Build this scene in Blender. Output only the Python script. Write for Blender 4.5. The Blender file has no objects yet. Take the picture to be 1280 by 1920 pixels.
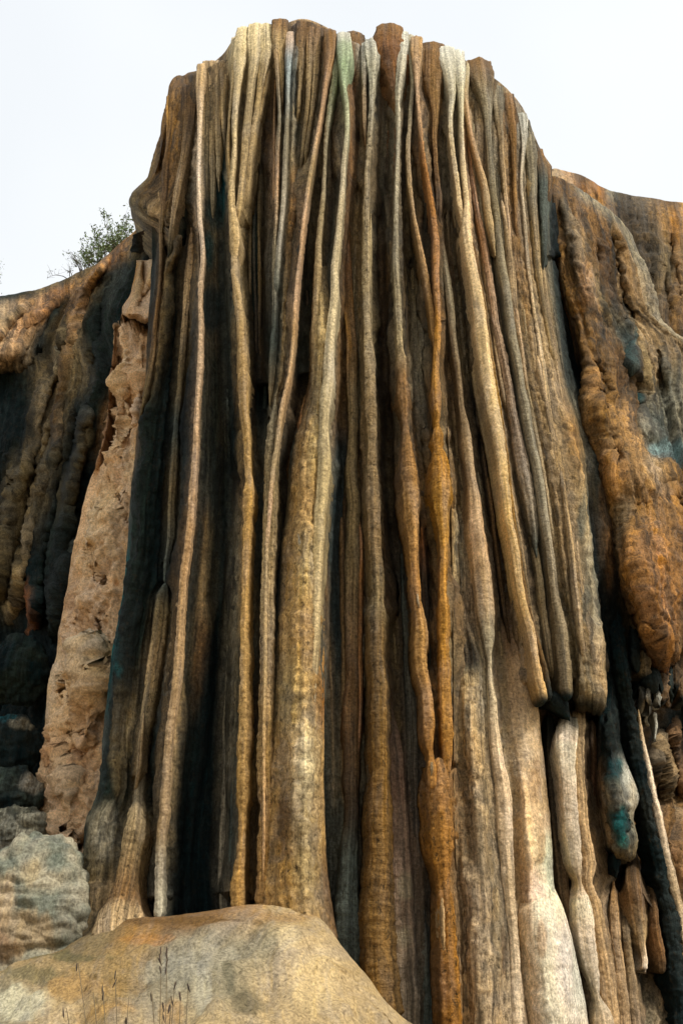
import bpy, math, random
import numpy as np
rnd = random.Random(7)
RNG = np.random.default_rng(11)
sc = bpy.context.scene
# ------------------------------------------------------------------ camera, sky, sun, exposure
PITCH = math.radians(25); FOC = 1920 * 35 / 36.0; CAMZ = 1.6
cd = bpy.data.cameras.new('camera'); cam = bpy.data.objects.new('camera', cd); sc.collection.objects.link(cam)
cd.sensor_fit = 'VERTICAL'; cd.sensor_height = 36; cd.lens = 35; cd.clip_end = 3000; cd.clip_start = 0.05
cam.location = (0, 0, CAMZ); cam.rotation_euler = (math.pi / 2 + PITCH, 0, 0); sc.camera = cam
SUN_EL, SUN_AZ = math.radians(50), math.radians(128)      # azimuth clockwise from +Y (the view direction): behind right
w = bpy.data.worlds.new('World'); sc.world = w; w.use_nodes = True
nt = w.node_tree; nt.nodes.clear()
sky = nt.nodes.new('ShaderNodeTexSky'); sky.sky_type = 'NISHITA'; sky.sun_disc = False
sky.sun_elevation = SUN_EL; sky.sun_rotation = SUN_AZ; sky.dust_density = 4; sky.air_density = 1.2
tc = nt.nodes.new('ShaderNodeTexCoord')
nz = nt.nodes.new('ShaderNodeTexNoise'); nz.inputs['Scale'].default_value = 1.1; nz.inputs['Detail'].default_value = 4
nt.links.new(tc.outputs['Generated'], nz.inputs['Vector'])
cr = nt.nodes.new('ShaderNodeMapRange'); cr.inputs[1].default_value = .32; cr.inputs[2].default_value = .62
cr.inputs[3].default_value = .74; cr.inputs[4].default_value = .97
nt.links.new(nz.outputs[0], cr.inputs[0])
mx = nt.nodes.new('ShaderNodeMix'); mx.data_type = 'RGBA'
mx.inputs[7].default_value = (5.0, 5.15, 5.22, 1)            # thin bright cloud
nt.links.new(cr.outputs[0], mx.inputs[0]); nt.links.new(sky.outputs[0], mx.inputs[6])
bg = nt.nodes.new('ShaderNodeBackground'); bg.inputs[1].default_value = 0.12
wo = nt.nodes.new('ShaderNodeOutputWorld')
nt.links.new(mx.outputs[2], bg.inputs[0]); nt.links.new(bg.outputs[0], wo.inputs[0])
sl = bpy.data.lights.new('sun', 'SUN'); sl.energy = 2.3; sl.angle = math.radians(9); sl.color = (1, .94, .86)
so = bpy.data.objects.new('sun', sl); sc.collection.objects.link(so)
so.rotation_euler = (math.pi / 2 - SUN_EL, 0, -SUN_AZ + math.pi)
sc.view_settings.view_transform = 'Standard'; sc.view_settings.look = 'None'
sc.view_settings.exposure = 0.76; sc.view_settings.gamma = 1; sc.view_settings.use_curve_mapping = False

# ------------------------------------------------------------------ helpers
TAB = RNG.random(1 << 16)
def vnoise(p):
    """value noise, p (...,3) -> -1..1"""
    i = np.floor(p).astype(np.int64); f = p - i; f = f * f * (3 - 2 * f)
    def h(a, b, c):
        return TAB[(a * 73856093 ^ b * 19349663 ^ c * 83492791) & 65535]
    x, y, z = i[..., 0], i[..., 1], i[..., 2]; fx, fy, fz = f[..., 0], f[..., 1], f[..., 2]
    def L(a, b, t): return a + (b - a) * t
    r = L(L(L(h(x, y, z), h(x+1, y, z), fx), L(h(x, y+1, z), h(x+1, y+1, z), fx), fy),
          L(L(h(x, y, z+1), h(x+1, y, z+1), fx), L(h(x, y+1, z+1), h(x+1, y+1, z+1), fx), fy), fz)
    return r * 2 - 1
def fbm(p, o=3, g=.5):
    s = 0; a = 1; t = 0
    for k in range(o):
        s = s + a * vnoise(p * (2.03 ** k) + 17.3 * k); t += a; a *= g
    return s / t
def lin(c):
    c = np.asarray(c, float) / 255; g = c @ np.array([.3, .59, .11]); c = (g + (c - g) * .86) * np.array([.99, .985, .945])
    return np.where(c <= .04045, c / 12.92, ((c + .055) / 1.055) ** 2.4)
def unproj(x, y, d):
    """target pixel + depth behind the cliff's mean surface -> world point and distance along the view axis"""
    x = np.asarray(x, float); y = np.asarray(y, float); d = np.asarray(d, float)
    a = (x - 640) / FOC; b = (960 - y) / FOC
    dy = math.cos(PITCH) - b * math.sin(PITCH); dz = math.sin(PITCH) + b * math.cos(PITCH)
    t = (16 + d) / dy
    for _ in range(12):
        X = a * t
        t = .5 * t + .5 * (16 + d + .07 * np.minimum(X * X, 60)) / dy
    return np.stack([a * t, dy * t, CAMZ + dz * t], -1), t
def spl(k, v, q):
    """smooth interpolation of v at knots k (Catmull-Rom with clamped tangents)"""
    k = np.asarray(k, float); v = np.asarray(v, float)
    if v.ndim == 1: v = v[:, None]; one = True
    else: one = False
    n = len(k)
    if n == 1: r = np.repeat(v, len(q), 0); return r[:, 0] if one else r
    dk = np.diff(k); dk[dk == 0] = 1e-6; s = np.diff(v, axis=0) / dk[:, None]
    m = np.zeros_like(v); m[0] = s[0]; m[-1] = s[-1]
    if n > 2:
        w1 = dk[1:, None]; w0 = dk[:-1, None]
        m[1:-1] = (s[:-1] * w1 + s[1:] * w0) / (w0 + w1)
    i = np.clip(np.searchsorted(k, q, side='right') - 1, 0, n - 2)
    h = dk[i][:, None]; t = np.clip((q - k[i])[:, None] / h, 0, 1)
    r = (2*t**3-3*t**2+1)*v[i] + (t**3-2*t**2+t)*h*m[i] + (-2*t**3+3*t**2)*v[i+1] + (t**3-t**2)*h*m[i+1]
    return r[:, 0] if one else r
def lerp(k, v, q):
    v = np.asarray(v, float); k = np.asarray(k, float)
    if len(k) == 1: return np.repeat(v.reshape(1, -1), len(q), 0)
    i = np.clip(np.searchsorted(k, q, side='right') - 1, 0, len(k) - 2); t = np.clip((q - k[i]) / np.maximum(k[i + 1] - k[i], 1e-6), 0, 1)[:, None]
    t = t * t * (3 - 2 * t); return v[i] * (1 - t) + v[i + 1] * t
def link(o, parent=None):
    sc.collection.objects.link(o)
    if parent is not None: o.parent = parent; o.matrix_parent_inverse = parent.matrix_world.inverted()
    return o
def thing(name, loc, label, cat, group=None):
    o = bpy.data.objects.new(name, None); sc.collection.objects.link(o); o.location = loc; o.empty_display_size = .3
    o['label'] = label; o['category'] = cat
    if group: o['group'] = group
    bpy.context.view_layer.update(); return o
def mesh_obj(name, v, f, mat, parent=None, label=None, smooth=True, origin=None):
    me = bpy.data.meshes.new(name)
    v = np.asarray(v, np.float32).reshape(-1, 3)
    org = np.zeros(3)
    if parent is not None: org = np.array(parent.location)
    elif origin is not None: org = np.array(origin)
    me.vertices.add(len(v)); me.vertices.foreach_set('co', (v - org).astype(np.float32).ravel())
    f = np.asarray(f, np.int32); k = f.shape[1]
    me.loops.add(f.size); me.loops.foreach_set('vertex_index', f.ravel())
    me.polygons.add(len(f)); me.polygons.foreach_set('loop_start', np.arange(len(f), dtype=np.int32) * k)
    me.update(calc_edges=True)
    if smooth: me.polygons.foreach_set('use_smooth', np.ones(len(f), bool))
    me.materials.append(mat)
    o = bpy.data.objects.new(name, me); sc.collection.objects.link(o)
    if parent is not None: o.parent = parent
    elif origin is not None: o.location = origin
    if label: o['label'] = label
    return o
def add_attr(o, col, flow, prm):
    me = o.data
    a = me.attributes.new('col', 'FLOAT_COLOR', 'POINT'); c4 = np.ones((len(me.vertices), 4), np.float32); c4[:, :3] = col.reshape(-1, 3); a.data.foreach_set('color', c4.ravel())
    a = me.attributes.new('flow', 'FLOAT_VECTOR', 'POINT'); a.data.foreach_set('vector', flow.astype(np.float32).ravel())
    a = me.attributes.new('prm', 'FLOAT_VECTOR', 'POINT'); p = np.tile(np.array(prm, np.float32), (len(me.vertices), 1)); a.data.foreach_set('vector', p.ravel())
def grid_normals(P, wrap):
    if wrap: du = np.roll(P, -1, 1) - np.roll(P, 1, 1)
    else: du = np.gradient(P, axis=1)
    dv = np.gradient(P, axis=0)
    n = np.cross(dv, du); return n / (np.linalg.norm(n, axis=-1, keepdims=True) + 1e-9)
def grid_faces(n, m, wrap):
    i = np.arange(n - 1)[:, None]; j = np.arange(m if wrap else m - 1)[None, :]; j2 = (j + 1) % m
    return np.stack([i * m + j, i * m + j2, (i + 1) * m + j2, (i + 1) * m + j], -1).reshape(-1, 4)
def paint(C, PX, PY, blobs, seed=0.):
    """soft irregular patches on the rock: mineral and algae stains, mound light and shade"""
    for b in blobs:
        x, y, rx, ry, col, s = b[:6]
        n = fbm(np.stack([PX / 14., PY / 60., np.full_like(PX, seed + x)], -1), 3)
        q = ((PX - x) / rx) ** 2 + ((PY - y) / ry) ** 2
        k = np.clip(1.25 - q + n * .8, 0, 1); k = (k * k * (3 - 2 * k) * s)[..., None]
        C[:] = C * (1 - k) + lin(col) * k
    return C
def ckeys(col):
    """col: (r,g,b) or [(y,(r,g,b)),...]"""
    if isinstance(col, tuple): return [0], [lin(col)]
    return [c[0] for c in col], [lin(c[1]) for c in col]
SEED = [0.]
TRACK = []
RTRACK = {}
BELL = dict(flare=1.1, back=1.5)
MAT = {}
def tube(name, parent, pts, col, d=0., flat=.66, back=1.3, start='round', end='round', seg=20, lump=.10, ring=.05, gran=.017,
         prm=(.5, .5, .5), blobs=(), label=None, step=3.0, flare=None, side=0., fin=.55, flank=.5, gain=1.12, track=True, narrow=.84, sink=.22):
    ring *= .34; lump *= .8
    rib = name in ('hanging_stalactite', 'rock_slab', 'rock_knob', 'stone_rib', 'rock_ridge', 'hanging_lobe', 'teal_stain_ridge')
    if flare is None: flare = .25 if name == 'hanging_lobe' else 2.2 if rib else .8
    if name == 'rock_ridge': d = d + .16
    if rib: flat = min(flat, .55)
    SEED[0] += 3.71; sd = SEED[0]
    if parent is not None and (name == 'rock_ridge' or (name == 'stone_rib' and parent.name in ('rock_slope', 'rock_cliff'))):
        RTRACK.setdefault(parent.name, []).append(([(*p[:3], p[3] if len(p) > 3 else d) for p in pts], ckeys(col))); return None
    P = np.array([p[:3] for p in pts], float); dd = np.array([p[3] if len(p) > 3 else d for p in pts], float)
    s = np.r_[0, np.cumsum(np.hypot(np.diff(P[:, 0]), np.diff(P[:, 1])))]
    n = max(8, int(s[-1] / step)); q = np.linspace(0, s[-1], n)
    X = spl(s, P[:, 0], q); Y = spl(s, P[:, 1], q); W = np.maximum(spl(s, P[:, 2], q), 2.); D = spl(s, dd, q)
    # natural wander and swelling
    zz = q / 40.
    X = X + fbm(np.stack([zz, zz * 0 + sd, zz * 0], -1), 3) * np.minimum(W * .10, 2.2)
    W = W * (1 + fbm(np.stack([q / 24., zz * 0 + sd, zz * 0 + 9], -1), 3) * lump * 1.6)
    if start == 'cap': D = D + .30 * np.exp(-q / 16.); W = W * (1 + .55 * np.exp(-(q / 70.) ** 2)) * (1 - .18 * np.exp(-(q / 14.) ** 2)); Y = Y - (9 if Y[0] < 300 else 0) * np.exp(-(q / 40.) ** 2)
    e = np.ones(n)
    L = np.minimum(W * .7, s[-1] * .45)
    if start == 'round': e *= np.sqrt(np.clip(1 - np.clip(1 - q / np.maximum(L[0], 1), 0, 1) ** 2, 0, 1))
    if end == 'round': e *= np.sqrt(np.clip(1 - np.clip(1 - (s[-1] - q) / np.maximum(L[-1], 1), 0, 1) ** 2, 0, 1))
    pe = np.ones(n)
    if end == 'point': pe = np.clip((s[-1] - q) / min(max(W[-1] * 4, 50), s[-1] * .5), 0, 1); e *= pe ** .5
    if start == 'point': pp = np.clip(q / min(max(W[0] * 4, 50), s[-1] * .5), 0, 1); e *= pp ** .5; pe = np.minimum(pe, pp)
    if flare > 1: D = D + sink * (1 - pe) ** 1.5
    if parent is not None and parent.name == 'petrified_waterfall' and track and len(pts) > 2:
        TRACK.append((Y.copy(), X.copy(), (W * e).copy(), D.copy(), ckeys(col), gain))
    W = W * narrow
    Cn, t = unproj(X, Y, D); r = np.maximum(W * e * .5 / FOC * t, .004)
    if start == 'cap':
        m = 14; a = np.linspace(1, 0, m, endpoint=False); rise = .10 * r[0]
        ex = np.stack([Cn[0, 0] + 0 * a, Cn[0, 1] + 2.6 * a ** 1.3, Cn[0, 2] + rise * np.sin(a * 2.4) * 1.2 - a * .55], -1)
        Cn = np.r_[ex, Cn]; r = np.r_[r[0] * (1 - .25 * a), r]
        X = np.r_[np.full(m, X[0]), X]; Y = np.r_[Y[0] - 6 * a, Y]; q = np.r_[-30 * a, q]; n += m
    T = np.gradient(Cn, axis=0); T /= np.linalg.norm(T, axis=1, keepdims=True) + 1e-9
    S = np.cross(T, np.array([0, 1., 0]) * 1.0 + np.array([0, 0, -.02]))
    up = np.where(np.abs(T[:, 1:2]) > .8, np.array([[1., 0, 0]]), S)
    S = np.array([[1., 0, 0]]) - T * T[:, :1]; S /= np.linalg.norm(S, axis=1, keepdims=True)
    B = np.cross(S, T); B *= np.where(B[:, 1:2] + B[:, 2:3] * -.0 > 0, 1, -1) if start != 'cap' else 1
    # B must point away from the viewer (into the rock)
    sg = np.sign(np.sum(B[-1] * np.array([0, 1., 0]))) or 1
    if start == 'cap': B *= sg
    seg += seg % 2; th = np.linspace(0, 2 * math.pi, seg, endpoint=False)
    ct, st = np.cos(th), np.sin(th)
    flq = flat * (1 - .5 * np.exp(-(np.maximum(q, 0) / 60.) ** 2)) if start == 'cap' else flat * np.ones(n)
    bm = np.maximum(back * r, fin * np.clip(r / .05, .2, 1)); dep = np.where(ct[None] > 0, -(.55 * ct + .45 * np.clip(1 - np.abs(st), 0, 1) * 1.3)[None] * (flq * r)[:, None], -ct[None] * bm[:, None])
    if start == 'cap': fc = np.clip((q + 4) / 70., 0, 1); bm = np.where(q < 70, .45 * r + (bm - .45 * r) * fc, bm)
    dep = np.where(ct[None] > 0, dep, -ct[None] * bm[:, None])
    b = np.maximum(-ct, 0); fr = flare * np.ones(n)
    if start == 'cap': fr = fr * fc - .0
    fr *= np.clip(np.minimum(1, (s[-1] - q) / 60.), .0, 1) if end == 'round' and not rib else 1
    sx = np.where(ct >= -1e-6, st, np.sign(np.round(st, 6)))[None] * (1 + fr[:, None] * (b ** 1.6)[None])
    G = Cn[:, None] + S[:, None] * (r[:, None] * sx)[..., None] + B[:, None] * dep[..., None]
    # stay on the wall: whole ring
    N = grid_normals(G, True)
    c = G.mean(1, keepdims=True); sgn = np.sign(np.sum(N * (G - c), -1).mean()); N *= sgn
    R = r[:, None]
    vm = Cn[:, 2][:, None] + 0 * ct[None]; um = th[None] * .25 + 0 * vm
    ringn = fbm(np.stack([G[..., 0] * 2.2 + sd, G[..., 1] * 2.2, vm * 17], -1), 2)
    ringn = np.sign(ringn) * np.abs(ringn) ** .7
    lumpn = fbm(np.stack([G[..., 0] * 5 + sd, G[..., 1] * 5, vm * 5], -1), 2)
    fine = fbm(G * np.array([16., 16., 16.]) + sd, 3)
    fl = fbm(np.stack([np.cos(th)[None] * 1.6 + sd + 0 * vm, np.sin(th)[None] * 1.6 + 0 * vm, vm * .7], -1), 2)
    disp = R * (ring * 1.5 * ringn + lump * 1.1 * lumpn + .16 * fl) + gran * fine * np.minimum(1, R / .03)
    G = G + N * disp[..., None]
    ky, kc = ckeys(col); yq = Y
    C = lerp(ky, np.array(kc), yq)[:, None] * np.ones((1, seg, 1)); C = np.clip(C * gain, .004, .9)
    PX = X[:, None] + st[None] * 8; PY = Y[:, None] + 0 * PX
    kf = np.clip((.55 - ct[None] + .8 * fbm(np.stack([ct[None] * 2 + 0 * PY, st[None] * 2 + sd + 0 * PY, PY / 120], -1), 2)) * .8, 0, 1)[..., None] * flank   # darker teal tint towards the flanks, uneven
    sa = fbm(np.stack([ct[None] * 2.6 + 0 * PY, st[None] * 2.6 + sd + 0 * PY, PY / 160 + X[:, None] * 0], -1), 4, .6); sb = fbm(np.stack([ct[None] * 1.2 + 0 * PY + 40, st[None] * 1.2 + sd + 0 * PY, PY / 26], -1), 3, .6)
    C = C * np.clip(1 + .75 * sa + .35 * sb, .35, 1.4)[..., None]
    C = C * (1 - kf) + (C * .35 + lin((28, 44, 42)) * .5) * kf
    C = paint(C, PX, PY, blobs, sd)
    fv = np.stack([np.sin(th)[None] * R * 1.2 + sd * 3, vm, np.cos(th)[None] * R + 0 * vm], -1)
    f = grid_faces(n, seg, True)
    if sgn < 0: f = f[:, ::-1]
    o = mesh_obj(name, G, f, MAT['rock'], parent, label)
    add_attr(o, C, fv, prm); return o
def sheet(name, parent, rows, flute=.10, ffreq=3.5, lump=.05, gran=.012, ring=0.01, prm=(.5, .5, .3), blobs=(), label=None, step=3.6,
          backL=0, backR=0, backT=0, dropT=0., vstep=None, warp=.5, origin=None, pock=0., streaky=.75, gain=1., drape=False, ridges=(), cuts=()):
    """rows: list of rows, each a list of (x, y, d, colour); rows may have different counts, matched by relative x"""
    SEED[0] += 5.13; sd = SEED[0]
    wmax = max(abs(r[-1][0] - r[0][0]) for r in rows); m = int(max(8, wmax / step))
    u = np.linspace(0, 1, m); K = []
    for r in rows:
        a = np.array([[p[0], p[1], p[2], *lin(p[3])] for p in r], float)
        k = (a[:, 0] - a[0, 0]) / (a[-1, 0] - a[0, 0])
        K.append(np.concatenate([spl(k, a[:, :3], u), lerp(k, a[:, 3:], u)], 1))
    K = np.array(K); s = np.r_[0, np.cumsum(np.abs(np.diff(K[..., 1].mean(1))) + np.abs(np.diff(K[..., 2].mean(1))) * 30)]
    n = int(max(8, s[-1] / (vstep or step * 1.1))); q = np.linspace(0, s[-1], n)
    A = np.concatenate([spl(s, K[..., :3].reshape(len(rows), -1), q).reshape(n, m, 3), lerp(s, K[..., 3:].reshape(len(rows), -1), q).reshape(n, m, 3)], -1)
    PX, PY, D = A[..., 0], A[..., 1], A[..., 2]; C = np.clip(A[..., 3:] * gain, .004, .88)
    near_ = np.zeros(PX.shape)
    if drape:
        D = D.copy()
        for (ty, tx, tw, td, (ky, kc), gg) in TRACK:
            o_ = np.argsort(ty); ty, tx, tw, td = ty[o_], tx[o_], tw[o_], td[o_]
            ok = (PY > ty[0] - 30) & (PY < ty[-1] + 10)
            X_ = np.interp(PY, ty, tx); W_ = np.interp(PY, ty, tw); D_ = np.interp(PY, ty, td)
            dx = np.maximum(np.abs(PX - X_) - W_ * .38, 0)
            tgt = D_ + .11 + dx * (.018 + .03 * np.exp(-dx / 4.)) + dx * dx * .0006
            fade = np.clip((ty[-1] + 10 - PY) / 50., 0, 1) * np.clip((PY - ty[0] + 30) / 50., 0, 1)
            tgt = tgt + (1 - fade) * 2.
            k = np.clip((D - tgt) / .12, 0, 1) * ok * fade
            D = np.where(ok & (tgt < D), D * (1 - k) + tgt * k, D)
            near_ = np.maximum(near_, np.clip(1.25 - dx / (10 + W_ * .4), 0, 1) * fade * ok)
            q_ = np.clip(1 - dx / (9 + W_ * .35), 0, 1) * fade * ok * .75
            cc_ = lerp(ky, np.array(kc), PY.ravel()).reshape(C.shape) * .8
            C = C * (1 - q_[..., None]) + cc_ * q_[..., None]
    for (rp, (ky, kc)) in ridges:          # broad ribs modelled into the rock itself
        rp = np.array(rp, float); rp = rp[np.argsort(rp[:, 1])]; y_, x_, w_, d_ = rp[:, 1], rp[:, 0], rp[:, 2], rp[:, 3]
        f_ = lambda v: spl(y_, v, np.clip(PY.ravel(), y_[0], y_[-1])).reshape(PY.shape)
        X_ = f_(x_) + fbm(np.stack([PY / 30., PY * 0 + x_[0], PY * 0], -1), 2) * 1.3; W_ = f_(w_) * (1 + .22 * fbm(np.stack([PY / 60., PY * 0 + x_[0] + 9, PY * 0], -1), 2)); D_ = f_(d_)
        a_ = np.clip((PY - y_[0] + 12) / 45., 0, 1) * np.clip((y_[-1] + 12 - PY) / 45., 0, 1); a_ = a_ * a_ * (3 - 2 * a_)
        dx = np.abs(PX - X_) / (W_ * .5 + 2); k = np.clip(1.5 - dx, 0, 1.5) / 1.5; k = k * k * (3 - 2 * k) * a_
        tgt = np.minimum(D_ - .12, D - .12); D = D * (1 - k) + tgt * k
        q_ = (np.clip(1.25 - dx, 0, 1) * a_ * .85)[..., None]; C = C * (1 - q_) + lerp(ky, np.array(kc), PY.ravel()).reshape(C.shape) * gain * q_
    for (cp, dep_) in cuts:               # slits, pockets and cracks
        cp = np.array(cp, float); ss = np.r_[0, np.cumsum(np.hypot(np.diff(cp[:, 0]), np.diff(cp[:, 1])))]; qq = np.linspace(0, ss[-1], max(3, int(ss[-1] / 3)))
        cs = np.stack([np.interp(qq, ss, cp[:, i]) for i in range(3)], -1); cs[:, 0] += np.array([vnoise(np.array([v / 9., cp[0, 0], 0.])) for v in qq]) * 2
        bx = (PX > cs[:, 0].min() - 25) & (PX < cs[:, 0].max() + 25) & (PY > cs[:, 1].min() - 25) & (PY < cs[:, 1].max() + 25)
        if not bx.any(): continue
        px, py = PX[bx], PY[bx]; m_ = np.zeros(px.shape)
        for (a0, a1, a2) in cs: m_ = np.maximum(m_, np.exp(-((px - a0) ** 2 + (py - a1) ** 2) / (a2 * .55) ** 2))
        D = D.copy(); D[bx] += m_ * dep_
    G, t = unproj(PX, PY, D)
    um = (u[None] * (PX[:, -1] - PX[:, 0])[:, None].mean() / FOC * 18) + 0 * PX
    vm = -PY / 100.
    def pad(side, depth, G, PX, PY, C, um, vm):
        k = 7; a = (np.arange(1, k + 1) / k) ** 1.5 * depth
        j = 0 if side == 'L' else -1
        E = G[:, j][:, None] + a[None, :, None] * np.array([0, 1., 0])
        rep = lambda M: np.repeat(M[:, [j]], k, 1)
        us = rep(um) + (a if side == 'R' else -a)[None]
        if side == 'L': return (np.concatenate([E[:, ::-1], G], 1), np.concatenate([rep(PX), PX], 1), np.concatenate([rep(PY), PY], 1), np.concatenate([rep(C), C], 1), np.concatenate([us[:, ::-1], um], 1), np.concatenate([rep(vm), vm], 1))
        return (np.concatenate([G, E], 1), np.concatenate([PX, rep(PX)], 1), np.concatenate([PY, rep(PY)], 1), np.concatenate([C, rep(C)], 1), np.concatenate([um, us], 1), np.concatenate([vm, rep(vm)], 1))
    if backL: G, PX, PY, C, um, vm = pad('L', backL, G, PX, PY, C, um, vm)
    if backR: G, PX, PY, C, um, vm = pad('R', backR, G, PX, PY, C, um, vm)
    if backL: near_ = np.concatenate([np.zeros((len(near_), 7)), near_], 1)
    if backR: near_ = np.concatenate([near_, np.zeros((len(near_), 7))], 1)
    if backT: near_ = np.concatenate([np.zeros((12, near_.shape[1])), near_])
    if backT:
        k = 12; a = (np.arange(k, 0, -1) / k)
        E = G[0][None] + a[:, None, None] ** 1.3 * np.array([0, backT, 0]) + (np.sin(a * 2.6) * .08 - a * a * dropT)[:, None, None] * np.array([0, 0, 1.])
        rep = lambda M: np.repeat(M[[0]], k, 0)
        G = np.concatenate([E, G]); PX = np.concatenate([rep(PX), PX]); PY = np.concatenate([rep(PY), PY]); C = np.concatenate([rep(C), C]); um = np.concatenate([rep(um), um]); vm = np.concatenate([rep(vm) + a[:, None] * backT, vm])
    N = grid_normals(G, False); sgn = -np.sign((N[..., 1] - .2 * N[..., 2]).mean()); N *= sgn
    wv = fbm(np.stack([um * 1.2, vm * .5, um * 0 + sd], -1), 2) * warp
    fl = fbm(np.stack([(um + wv * .25) * ffreq, vm * .13, um * 0 + sd], -1), 5, .6)
    fl = 1 - 2.4 * np.abs(fl) ** .85          # rounded ribs with sharp creases between
    lp = fbm(G * 1.7 + sd, 3); fine = fbm(G * 11. + sd, 3)
    rg = fbm(np.stack([um * 2.5, vm * 11, um * 0 + sd], -1), 2)
    disp = (flute * fl + lump * lp * 1.5) * (1 - .9 * near_) - near_ * .05 + gran * fine * 1.6 + ring * rg * 1.5
    if pock:
        pe_ = np.clip(np.minimum(np.arange(disp.shape[1]), disp.shape[1] - 1 - np.arange(disp.shape[1])) / 18. - .3, 0, 1)[None]
        pk = fbm(G * np.array([1.5, 1.5, 1.1]) + sd + 50, 4, .6) * 6; tr = pk - np.floor(pk); tr = np.floor(pk) + np.clip(tr * 3.2 - 1.1, 0, 1) ** 1.5
        disp = disp + pe_ * pock * (tr * .6 - np.clip(fbm(G * np.array([3., 3., 2.2]) + sd, 3) - .3, 0, 1) * .5 + .5 * np.abs(fbm(G * 6 + sd, 3)))
    if backT: disp = disp * np.clip(.15 + np.arange(len(disp)) / 34. - 12 / 34., .15, 1)[:, None]
    else: disp = disp * np.clip(.2 + np.arange(len(disp)) / 14., .2, 1)[:, None]
    ej = np.ones(disp.shape[1])
    if backL: ej *= np.clip(.25 + (np.arange(len(ej)) - 7) / 6., .25, 1)
    if backR: ej *= np.clip(.25 + (len(ej) - 8 - np.arange(len(ej))) / 6., .25, 1)
    disp = disp * ej[None]
    G = G + N * disp[..., None]
    st_ = fbm(np.stack([(um + wv * .2) * ffreq * 2.1 + 31, vm * .10, um * 0 + sd], -1), 4, .6)
    C = C * np.clip(1 + streaky * (st_ * 1.6 - .08) , .3, 1.5)[..., None]
    C = paint(C.copy(), PX, PY, blobs, sd)
    fv = np.stack([um + wv * .15 + sd, vm * 1.0, lp], -1)
    n, m = um.shape; f = grid_faces(n, m, False)
    if sgn < 0: f = f[:, ::-1]
    o = mesh_obj(name, G, f, MAT['rock'], parent, label, origin=origin)
    add_attr(o, C, fv, prm); return o

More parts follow.
